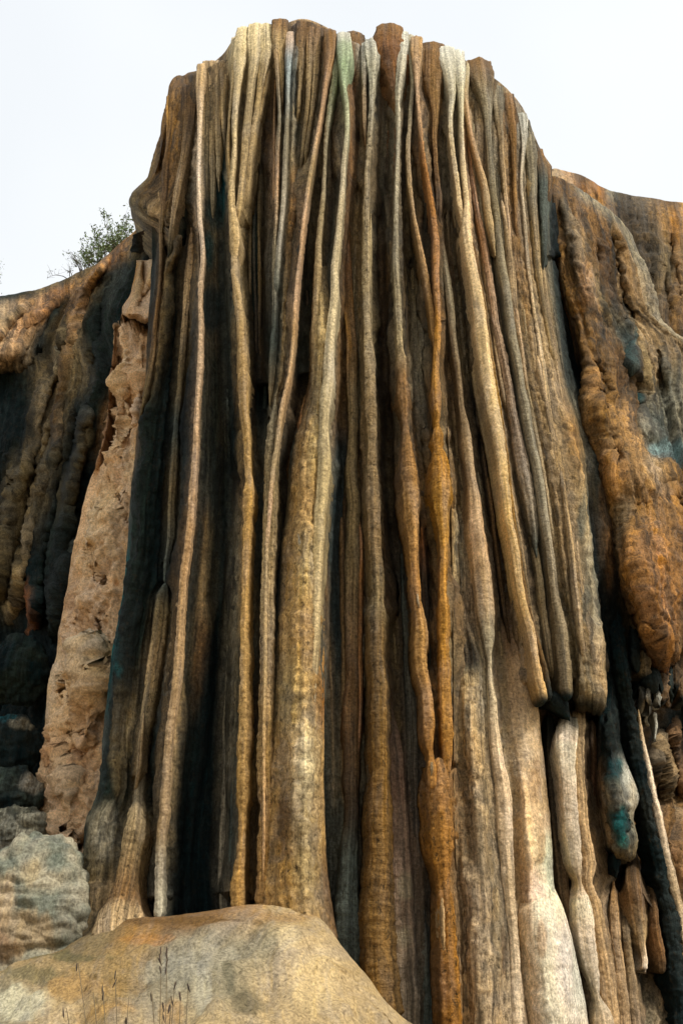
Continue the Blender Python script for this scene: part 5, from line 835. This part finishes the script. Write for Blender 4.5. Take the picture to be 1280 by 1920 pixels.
# ------------------------------------------------------------------ pale broken rock strip
PS = thing('rock_outcrop', (-4.6, 18.5, 0), 'pale broken bare rock strip leaning between the dark slope and the dark curtain', 'rock')
P2 = (212, 172, 130); P3 = (196, 156, 114)
sheet('rock_face', PS, [
    [(212, 606, 3.2, BRN), (240, 606, 3.2, BRN), (290, 606, 3.2, BRN)],
    [(214, 634, 2.6, P3), (240, 634, 2.2, P2), (290, 634, 2.3, P3)],
    [(206, 720, 2.5, BRN), (238, 720, 2.1, P2), (284, 720, 2.2, P3)],
    [(200, 800, 2.5, BRN), (228, 800, 2.1, P2), (272, 800, 2.1, P3)],
    [(180, 872, 2.3, P3), (214, 872, 2.0, P2), (258, 872, 2.0, PAL)],
    [(158, 940, 2.2, P2), (200, 940, 1.8, PAL), (256, 940, 1.9, P2)],
    [(136, 1040, 2.1, P3), (185, 1040, 1.7, PAL), (248, 1040, 1.8, P3)],
    [(124, 1110, 2.1, P2), (175, 1110, 1.6, P2), (238, 1110, 1.8, P3)],
    [(110, 1190, 2.1, P3), (165, 1190, 1.7, P2), (224, 1190, 1.8, P3)],
    [(92, 1300, 2.0, PAL), (148, 1300, 1.5, P2), (208, 1300, 1.7, P3)],
    [(80, 1400, 1.9, P3), (136, 1400, 1.4, P3), (200, 1400, 1.6, P3)],
    [(66, 1500, 1.8, P2), (120, 1500, 1.3, P2), (194, 1500, 1.5, P3)],
    [(44, 1570, 1.6, TAN), (110, 1570, 1.1, P2), (176, 1570, 1.4, P3)],
    [(10, 1660, 1.3, BRN), (90, 1660, .9, P2), (170, 1660, 1.2, P3)],
    [(-10, 1720, 1.0, BRN), (90, 1720, .7, P2), (170, 1720, 1.0, P3)]],
    flute=.05, ffreq=2.5, lump=.16, gran=.02, prm=(.08, .08, .0), backL=2, backR=1, pock=.16, warp=1.5, step=2.6, streaky=.2, gain=1.25,
    ridges=[([(216, 600, 12, 2.2), (208, 670, 18, 2.0), (200, 740, 24, 1.9), (194, 790, 28, 1.85), (188, 840, 30, 1.8), (182, 890, 28, 1.85)], ckeys([(600, BRN), (700, (140, 98, 66)), (850, (146, 104, 70))])),
        ([(172, 1180, 22, 1.5), (172, 1215, 38, 1.2), (172, 1260, 42, 1.15), (166, 1320, 42, 1.15), (158, 1400, 30, 1.2)], ckeys([(1180, (226, 206, 172)), (1230, (190, 160, 116)), (1330, (180, 142, 96)), (1400, P3)])),
        ([(150, 1230, 14, 1.5), (136, 1290, 16, 1.4), (128, 1360, 16, 1.4), (134, 1420, 20, 1.3), (128, 1500, 22, 1.2), (118, 1580, 26, 1.1)], ckeys([(1230, PAL), (1400, (200, 160, 112)), (1580, P2)])),
        ([(236, 640, 12, 2.0), (230, 760, 14, 1.9), (226, 850, 12, 1.9)], ckeys(PAL)), ([(266, 630, 12, 2.1), (262, 720, 14, 2.0), (252, 800, 10, 1.9)], ckeys(P2))],
    cuts=[([(213, 770, 6), (209, 820, 14), (202, 868, 18)], .9), ([(222, 655, 4), (222, 690, 6), (232, 715, 4)], .4), ([(212, 716, 3), (236, 704, 3)], .25), ([(228, 852, 3), (246, 846, 4), (250, 858, 3)], .25), ([(128, 1380, 6), (134, 1410, 12), (142, 1460, 10)], .5), ([(140, 1210, 4), (150, 1225, 6), (146, 1250, 4)], .3), ([(178, 1150, 4), (196, 1190, 6), (198, 1230, 6)], .3), ([(186, 1560, 8), (160, 1580, 10), (130, 1590, 6)], .6)]
        + [(lambda x, y, a, l: [[(x, y, 2.6), (x + math.cos(a) * l * .5 + rnd.uniform(-4, 4), y + math.sin(a) * l * .5, 3.4), (x + math.cos(a) * l, y + math.sin(a) * l, 2.4)], rnd.uniform(.10, .26)])(np.interp(y, [640, 900, 1200, 1600], [235, 205, 160, 100]) + rnd.uniform(-34, 34), y, rnd.uniform(.2, 2.6), rnd.uniform(10, 34)) for y in [rnd.uniform(650, 1600) for _ in range(60)]],
    blobs=[(180, 980, 30, 30, (226, 196, 156), .5), (190, 1050, 24, 40, (184, 140, 98), .4), (140, 1130, 20, 20, (168, 116, 72), .5), (150, 1440, 30, 50, (178, 124, 78), .5), (240, 760, 12, 70, (186, 140, 98), .4), (110, 1250, 26, 40, (224, 196, 160), .5), (110, 1410, 40, 30, (190, 128, 76), .5), (130, 1100, 30, 24, (170, 124, 78), .4), (150, 1160, 20, 20, (184, 130, 76), .4), (130, 1460, 14, 60, (214, 184, 146), .5), (95, 1490, 24, 14, (150, 92, 54), .5), (165, 1360, 18, 60, (196, 140, 86), .4)])
sheet('rock_slab', PS, [
    [(256, 488, 2.7, P3), (275, 488, 2.7, P3), (298, 486, 2.6, P3)],
    [(256, 496, 2.0, OCH), (266, 493, 1.85, TAN), (271, 496, 2.1, P3), (284, 490, 1.8, PAL), (298, 492, 1.9, P2)],
    [(250, 530, 1.9, OCH), (262, 530, 1.7, TAN), (271, 530, 1.95, P3), (284, 530, 1.7, PAL), (296, 530, 1.8, P2)],
    [(244, 556, 1.8, P3), (256, 556, 1.55, TAN), (268, 552, 1.75, P3), (280, 556, 1.6, P2), (292, 556, 1.7, P2)],
    [(230, 574, 1.7, P3), (246, 574, 1.4, P2), (262, 576, 1.5, P2), (276, 578, 1.5, P2), (288, 576, 1.6, P3)],
    [(228, 588, 1.7, P3), (242, 592, 1.45, P2), (258, 592, 1.5, P3), (272, 598, 1.5, P2), (286, 596, 1.6, P3)],
    [(230, 590, 2.6, DBR), (244, 594, 2.6, DBR), (258, 594, 2.6, DBR), (272, 600, 2.6, DBR), (286, 598, 2.6, DBR)]],
    flute=.03, ffreq=3, lump=.08, gran=.02, pock=.05, backL=1.2, backR=1, prm=(.2, .15, 0), streaky=.2, step=2.6, gain=1.15, cuts=[([(271, 494, 3), (268, 530, 4), (266, 556, 4)], .3), ([(292, 528, 4), (280, 545, 4), (262, 572, 3)], .25), ([(282, 536, 6), (284, 542, 6)], .25)])
# dark roof of the hollow above the upper block
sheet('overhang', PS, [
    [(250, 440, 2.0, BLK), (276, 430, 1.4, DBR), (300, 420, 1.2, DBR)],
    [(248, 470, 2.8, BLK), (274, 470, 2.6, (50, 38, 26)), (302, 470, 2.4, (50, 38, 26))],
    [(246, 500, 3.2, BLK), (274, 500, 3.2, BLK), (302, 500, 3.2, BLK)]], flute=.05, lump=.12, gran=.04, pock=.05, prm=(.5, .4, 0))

# ------------------------------------------------------------------ boulders at the left
def boulder(name, label, x, y, rx, ry, d, c, c2, lump=.18, gran=.03, prm=(.5, .4, 0), billow=0., blobs=(), n=70, m=110, sq=1.0, depth=.8):
    SEED[0] += 4.4; sd = SEED[0]
    c0, t = unproj(x, y, d); c0 = c0.copy(); R = float(t) / FOC
    ph = np.linspace(.02, math.pi - .02, n)[:, None]; th = np.linspace(0, 2 * math.pi, m, endpoint=False)[None]
    D = np.stack([np.sin(ph) * np.cos(th), np.sin(ph) * np.sin(th), np.cos(ph) + 0 * th], -1)
    S = np.array([rx * R, (rx + ry) / 2 * R * depth, ry * R]); G = c0 + D * S
    k = 1 + lump * fbm(D * 1.8 + sd, 3) * 1.6
    G = c0 + D * S * k[..., None]
    if billow:
        q = G * np.array([2.4, 2.4, 5.4]) + .9 * fbm(G * 1.6, 2)[..., None]; i = np.floor(q); best = np.full(q.shape[:2], 9.)
        for a in (-1, 0, 1):
            for b in (-1, 0, 1):
                for e in (-1, 0, 1):
                    ce = (i + np.array([a, b, e])).astype(np.int64)
                    hh = (ce[..., 0] * 73856093 ^ ce[..., 1] * 19349663 ^ ce[..., 2] * 83492791)
                    pt = ce + np.stack([TAB[hh & 65535], TAB[(hh * 31 + 7) & 65535], TAB[(hh * 57 + 3) & 65535]], -1)
                    best = np.minimum(best, ((q - pt) ** 2).sum(-1))
        G = G + D * (billow * (1 - np.sqrt(best)))[..., None]
    G = G + D * (gran * fbm(G * 9 + sd, 3) * 1.6)[..., None]
    mixn = np.clip(fbm(G * 2.2 + sd, 3) * 1.6 + .5, 0, 1)[..., None]; C = lin(c) * (1 - mixn) + lin(c2) * mixn
    PX = x + (G[..., 0] - c0[0]) / R; PY = y - (G[..., 2] - c0[2]) / R
    C = paint(C, PX, PY, blobs, sd)
    f = grid_faces(n, m, True)
    org = (float(c0[0]), float(c0[1]), float(G[..., 2].min()))
    o = mesh_obj(name, G, f, MAT['rock'], None, None, origin=org)
    add_attr(o, C, np.stack([G[..., 0], G[..., 2], G[..., 1]], -1), prm)
    o['label'] = label; o['category'] = 'boulder'; return o
boulder('boulder', 'dark mossy round boulder, upper of the two black boulders at the left edge', 30, 1262, 66, 62, 1.7, BLK, MOS, gran=.05, billow=.05)
boulder('boulder', 'dark round boulder with a teal stained top at the left edge, below another black boulder', 16, 1405, 60, 62, 1.3, BLK, CHR, gran=.05, blobs=[(14, 1352, 22, 12, (16, 74, 84), .9), (40, 1360, 20, 16, GRY, .6)])
boulder('boulder', 'rough dark green knobbly boulder beside whitish crust at the left edge', 12, 1500, 56, 56, .9, BLK, (60, 70, 62), billow=.10, gran=.05, n=100, m=150, blobs=[(60, 1470, 26, 22, (176, 166, 146), .8)])
boulder('boulder', 'small white-crusted rock heap between the dark boulders and the pale rock face', 40, 1560, 50, 42, .75, (150, 144, 126), (52, 58, 50), billow=.12, gran=.05, n=100, m=150, blobs=[(20, 1590, 30, 10, (196, 190, 176), .6), (60, 1600, 20, 30, P3, .6)])
boulder('boulder', 'low black rock in the shade just above the big grey billowy boulder', 4, 1640, 50, 44, .5, BLK, CHR, gran=.05, billow=.06, blobs=[(30, 1596, 26, 8, (196, 188, 172), .7)])
boulder('flowstone_boulder', 'big pale grey-green boulder with billowy cauliflower crust, left of the mound', 56, 1750, 124, 168, -.3, (178, 168, 144), (124, 128, 114), lump=.08, gran=.012, billow=.18, n=200, m=280, depth=.55, prm=(.35, .12, 0),
        blobs=[(20, 1700, 30, 60, (206, 172, 126), .7), (60, 1650, 30, 26, (186, 164, 126), .6), (110, 1630, 24, 20, (90, 104, 96), .6), (70, 1750, 80, 40, (176, 142, 100), .6), (20, 1780, 50, 30, (150, 108, 70), .6)])

# ------------------------------------------------------------------ foreground mound
M1 = (190, 162, 116); M2 = (152, 140, 112); M3 = (164, 134, 86)
mnd = sheet('rock_mound', None, [
    [(-160, 1850, .4, OLV), (0, 1801, .1, KHK), (62, 1782, -.1, KHK), (125, 1771, -.3, OLV), (187, 1742, -.5, OLV), (262, 1722, -.6, BRN), (312, 1719, -.6, BRN), (400, 1710, -.6, BRN), (476, 1700, -.6, OCH), (520, 1701, -.6, M1), (562, 1710, -.6, M1), (607, 1729, -.6, M1), (631, 1760, -.6, M1), (658, 1798, -.6, M1), (686, 1832, -.6, M1), (713, 1870, -.6, M1), (743, 1901, -.6, M1), (774, 1925, -.6, M1), (860, 1990, -.5, M1)],
    [(-160, 1866, -.4, GRY), (0, 1820, -.8, KHK), (62, 1802, -1.0, KHK), (125, 1792, -1.1, OLV), (187, 1766, -1.1, OLV), (262, 1742, -1.1, OCH), (312, 1738, -1.1, BRN), (400, 1726, -1.1, BRN), (476, 1718, -1.1, TAN), (520, 1718, -1.1, KHK), (562, 1727, -1.1, KHK), (604, 1746, -1.1, M1), (627, 1776, -1.1, M1), (654, 1812, -1.1, M1), (682, 1846, -1.1, M1), (709, 1882, -1.1, M1), (740, 1914, -1.1, M1), (770, 1938, -1.0, M1), (850, 2005, -.9, M1)],
    [(-160, 1900, -1.6, M2), (0, 1862, -2.0, M2), (80, 1840, -2.0, KHK), (160, 1815, -1.9, M3), (262, 1780, -1.7, M3), (340, 1770, -1.6, GRY), (420, 1765, -1.6, GRY), (500, 1765, -1.7, M2), (560, 1775, -1.6, M1), (610, 1800, -1.4, M1), (660, 1850, -1.3, M1), (720, 1915, -1.3, M1), (780, 1975, -1.2, M1)],
    [(-160, 1960, -2.8, M2), (0, 1930, -3.2, M2), (100, 1900, -3.0, M1), (200, 1870, -2.9, M3), (300, 1850, -2.7, GRY), (420, 1845, -2.6, M2), (520, 1850, -2.6, M1), (600, 1865, -2.4, M1), (680, 1920, -2.2, M1), (760, 1990, -2.0, M1)],
    [(-160, 2060, -4.2, M2), (0, 2040, -4.6, M2), (150, 2010, -4.4, M1), (300, 1980, -4.2, M1), (450, 1980, -4.2, M1), (600, 1990, -4.0, M1), (780, 2040, -3.4, M1)],
    [(-160, 2240, -6, M2), (200, 2200, -6.6, M1), (500, 2200, -6.4, M1), (800, 2200, -5.2, M1)]],
    flute=.03, ffreq=1.4, lump=.15, gran=.02, prm=(.4, .06, 0), streaky=.22, backT=.8, dropT=.5, backL=1, backR=1.5, warp=1.5, step=3.2, vstep=3.0, origin=(-1.5, 13, 0),
    blobs=[(40, 1880, 60, 36, (204, 196, 166), .8), (150, 1850, 70, 26, (176, 134, 74), .6), (200, 1900, 60, 20, (190, 146, 84), .5), (322, 1900, 26, 26, (184, 134, 72), .45), (340, 1815, 80, 34, (156, 152, 136), .55), (410, 1790, 50, 26, (168, 160, 140), .5),
           (470, 1880, 34, 40, (96, 88, 66), .7), (430, 1840, 16, 30, (92, 90, 74), .6), (360, 1728, 150, 8, (116, 84, 44), .75), (280, 1760, 60, 12, (178, 122, 58), .7), (520, 1716, 90, 9, (150, 108, 56), .5), (120, 1795, 100, 9, (104, 98, 64), .7), (60, 1830, 70, 12, (120, 112, 78), .6),
           (590, 1840, 50, 70, (222, 192, 138), .6), (540, 1760, 24, 30, (226, 200, 152), .5), (380, 1870, 20, 50, (200, 190, 160), .5), (240, 1840, 40, 16, (140, 110, 64), .5)])  # besides stains, pale right and dark left patches paint sun and shadow
mnd['label'] = 'smooth tan and grey flowstone mound in the foreground at the foot of the petrified waterfall'; mnd['category'] = 'rock'

# ------------------------------------------------------------------ shrub on the ridge
def stick(P, r0, r1, seg=5):
    P = np.array(P, float); n = len(P); T = np.gradient(P, axis=0); T /= np.linalg.norm(T, axis=1, keepdims=True) + 1e-9
    a = np.cross(T, [0, 1, .13]); a /= np.linalg.norm(a, axis=1, keepdims=True) + 1e-9; b = np.cross(T, a)
    th = np.linspace(0, 2 * math.pi, seg, endpoint=False); r = np.linspace(r0, r1, n)[:, None, None]
    return (P[:, None] + r * (a[:, None] * np.cos(th)[None, :, None] + b[:, None] * np.sin(th)[None, :, None])).reshape(-1, 3), grid_faces(n, seg, True)
def join(parts):
    V = []; F = []; o = 0
    for v, f in parts: V.append(v); F.append(f + o); o += len(v)
    return np.concatenate(V), np.concatenate(F)
def leaves(C, n, spread, size, r):
    V = []; F = []
    for i in range(n):
        p = C[r.integers(len(C))] + r.normal(0, spread, 3)
        a = r.normal(size=3); a /= np.linalg.norm(a); b = np.cross(a, r.normal(size=3)); b /= np.linalg.norm(b)
        s = size * r.uniform(.6, 1.3); nrm = np.cross(a, b) * s * .15
        V += [p - a * s, p + b * s * .38 + nrm, p + a * s, p - b * s * .38 + nrm]; F.append([4 * i, 4 * i + 1, 4 * i + 2, 4 * i + 3])
    return np.array(V), np.array(F)
def shrub(name, label, roots, tips, dd, nl, size):
    r = np.random.default_rng(abs(int(sum(t[0] for t in tips))) + 1)
    base, _ = unproj(roots[0][0], roots[0][1], dd)
    t = thing(name, tuple(float(v) for v in base), label, 'shrub'); ends = []
    for i, (x, y) in enumerate(tips):
        rx, ry = roots[i % len(roots)]
        a, _ = unproj(rx + r.normal(0, 3), ry, dd + r.normal(0, .2)); b, _ = unproj(x, y, dd + r.normal(0, .5))
        q = np.linspace(0, 1, 9)[:, None]; P = a * (1 - q) + b * q + np.array([0, 0, .12]) * np.sin(q * 3.1) + np.cumsum(r.normal(0, .012, (9, 3)), 0)
        parts = [stick(P, .016, .004)]
        for k in range(9):
            s = P[r.integers(3, 9)]; e = s + r.normal(0, .13, 3) + np.array([0, 0, .10]); tw = np.linspace(s, e, 4)
            parts.append(stick(tw, .005, .002, 4)); ends += [e, (s + e) / 2, e]
        ends += [P[-1], P[-2]]
        v, f = join(parts); mesh_obj('branch', v, f, MAT['bark'], t)
    v, f = leaves(np.array(ends), nl, .045, size, r)
    o = mesh_obj('foliage', v, f, MAT['leaf'], t, smooth=False); o['kind'] = 'stuff'; return t
shrub('shrub', 'thin leafed green shrub on the ridge against the sky, the largest of the ridge plants', [(200, 500), (215, 490), (180, 510), (228, 475)],
      [(202, 412), (196, 404), (222, 430), (232, 414), (240, 420), (210, 430), (188, 430), (182, 446), (175, 462), (215, 450), (200, 460), (190, 475), (228, 440), (236, 445), (205, 480), (178, 480), (218, 465), (243, 432), (225, 455), (236, 408)], 4.3, 1700, .05)
shrub('shrub', 'low leafy bush on the ridge, just left of the taller shrub', [(176, 505), (160, 512)], [(168, 450), (165, 470), (158, 480), (172, 478), (155, 475), (150, 490), (180, 490), (162, 495), (170, 462)], 4.5, 600, .05)
shrub('shrub', 'few arching leafy twigs at the lower left end of the shrubs on the ridge', [(158, 514)], [(131, 476), (140, 480), (145, 492), (142, 498), (135, 478)], 4.5, 100, .04)
shrub('shrub', 'tiny twig plant standing on the ridge left of all the shrubs', [(130, 524)], [(124, 508), (130, 510), (88, 520)], 4.6, 30, .03)
shrub('shrub', 'leaf tips of a bush at the far left edge of the ridge', [(-14, 556)], [(-6, 500), (0, 520), (-4, 540), (-10, 505)], 5.2, 120, .035)

# ------------------------------------------------------------------ reeds at the bottom
def near(x, y, Y):
    a = (x - 640) / FOC; b = (960 - y) / FOC; dy = math.cos(PITCH) - b * math.sin(PITCH); dz = math.sin(PITCH) + b * math.cos(PITCH); t = Y / dy
    return np.array([a * t, Y, CAMZ + dz * t])
REEDS = [(147, 1806, 163, 6.0, 'drooping thin dark reed, furthest left of the tall ones with a slanting tip', 1), (193, 1848, 198, 5.6, 'dark reed with a thick split seed head between the leaning reed and the forked one', 2), (216, 1822, 220, 5.8, 'forked reed with dark seed tufts left of centre in the reed row', 2),
         (303, 1774, 300, 6.2, 'tallest reed on the left of the close tall pair', 3), (314, 1775, 311, 6.3, 'tall reed on the right of the close tall pair', 3), (285, 1858, 290, 5.6, 'short reed with a knotted dark head left of the tall pair', 1), (328, 1840, 322, 5.9, 'slim reed with a small tip just right of the tall pair', 1), (322, 1868, 318, 5.4, 'stout dark reed head low beside the tall pair', 2),
         (307, 1880, 304, 5.3, 'low bushy reed head beneath the tall pair', 2), (339, 1860, 337, 5.6, 'single thin reed with dark bead tip right of the tall pair', 1), (353, 1848, 349, 5.8, 'rightmost thin bent reed', 1), (125, 1890, 131, 5.4, 'leftmost low hooked reed', 1), (176, 1862, 182, 5.5, 'thin bent reed right of the slanting one', 0), (236, 1908, 232, 5.2, 'low dark reed tip at the bottom edge between the forked reed and the knotted one', 1), (242, 1868, 238, 5.9, 'faint pale grass stalk between the forked reed and the knotted one', 0)]
for x, y, xb, Y, lab, h in REEDS:
    top = near(x, y, Y); bot = near(xb, 1925, Y); dirv = (bot - top) / max(top[2] - bot[2], .02)
    base = bot + (bot[2] + .05) * np.array([dirv[0] * .35, 0, -1.]); base[2] = 0
    t = thing('reed', tuple(float(v) for v in base), lab, 'reed', 'dry reeds in front of the mound')
    q = np.linspace(0, 1, 16)[:, None]; P = base * (1 - q) ** 1 + top * q
    P = base + (bot - base) * np.minimum(q * 1.4, 1) if False else np.where(q < .7, base + (bot - base) * q / .7, bot + (top - bot) * (q - .7) / .3)
    v, f = stick(P, .004, .0018, 5); mesh_obj('stem', v, f, MAT['reed'], t)
    rr = np.random.default_rng(int(x)); L = top - bot; ln = np.linalg.norm(L) + .02
    if h:
        for k in range(h if h < 3 else 4):
            c0 = top - np.array([0, 0, 1]) * (.02 + k * .034) + rr.normal(0, .004, 3); s = .0075 * rr.uniform(.7, 1.3)
            q2 = np.linspace(0, 1, 7); rad = np.sin(q2 * math.pi) ** .7 * s * .45 + .0008
            PP = c0 + np.array([rr.normal(0, .2), rr.normal(0, .2), 1.])[None] * (q2[:, None] - .5) * .045
            vv, ff = stick(PP, 1, 1, 6); cc = np.repeat(PP, 6, 0); vv = cc + (vv - cc) * np.repeat(rad, 6)[:, None]
            mesh_obj('seed_head', vv, ff, MAT['seed'], t)
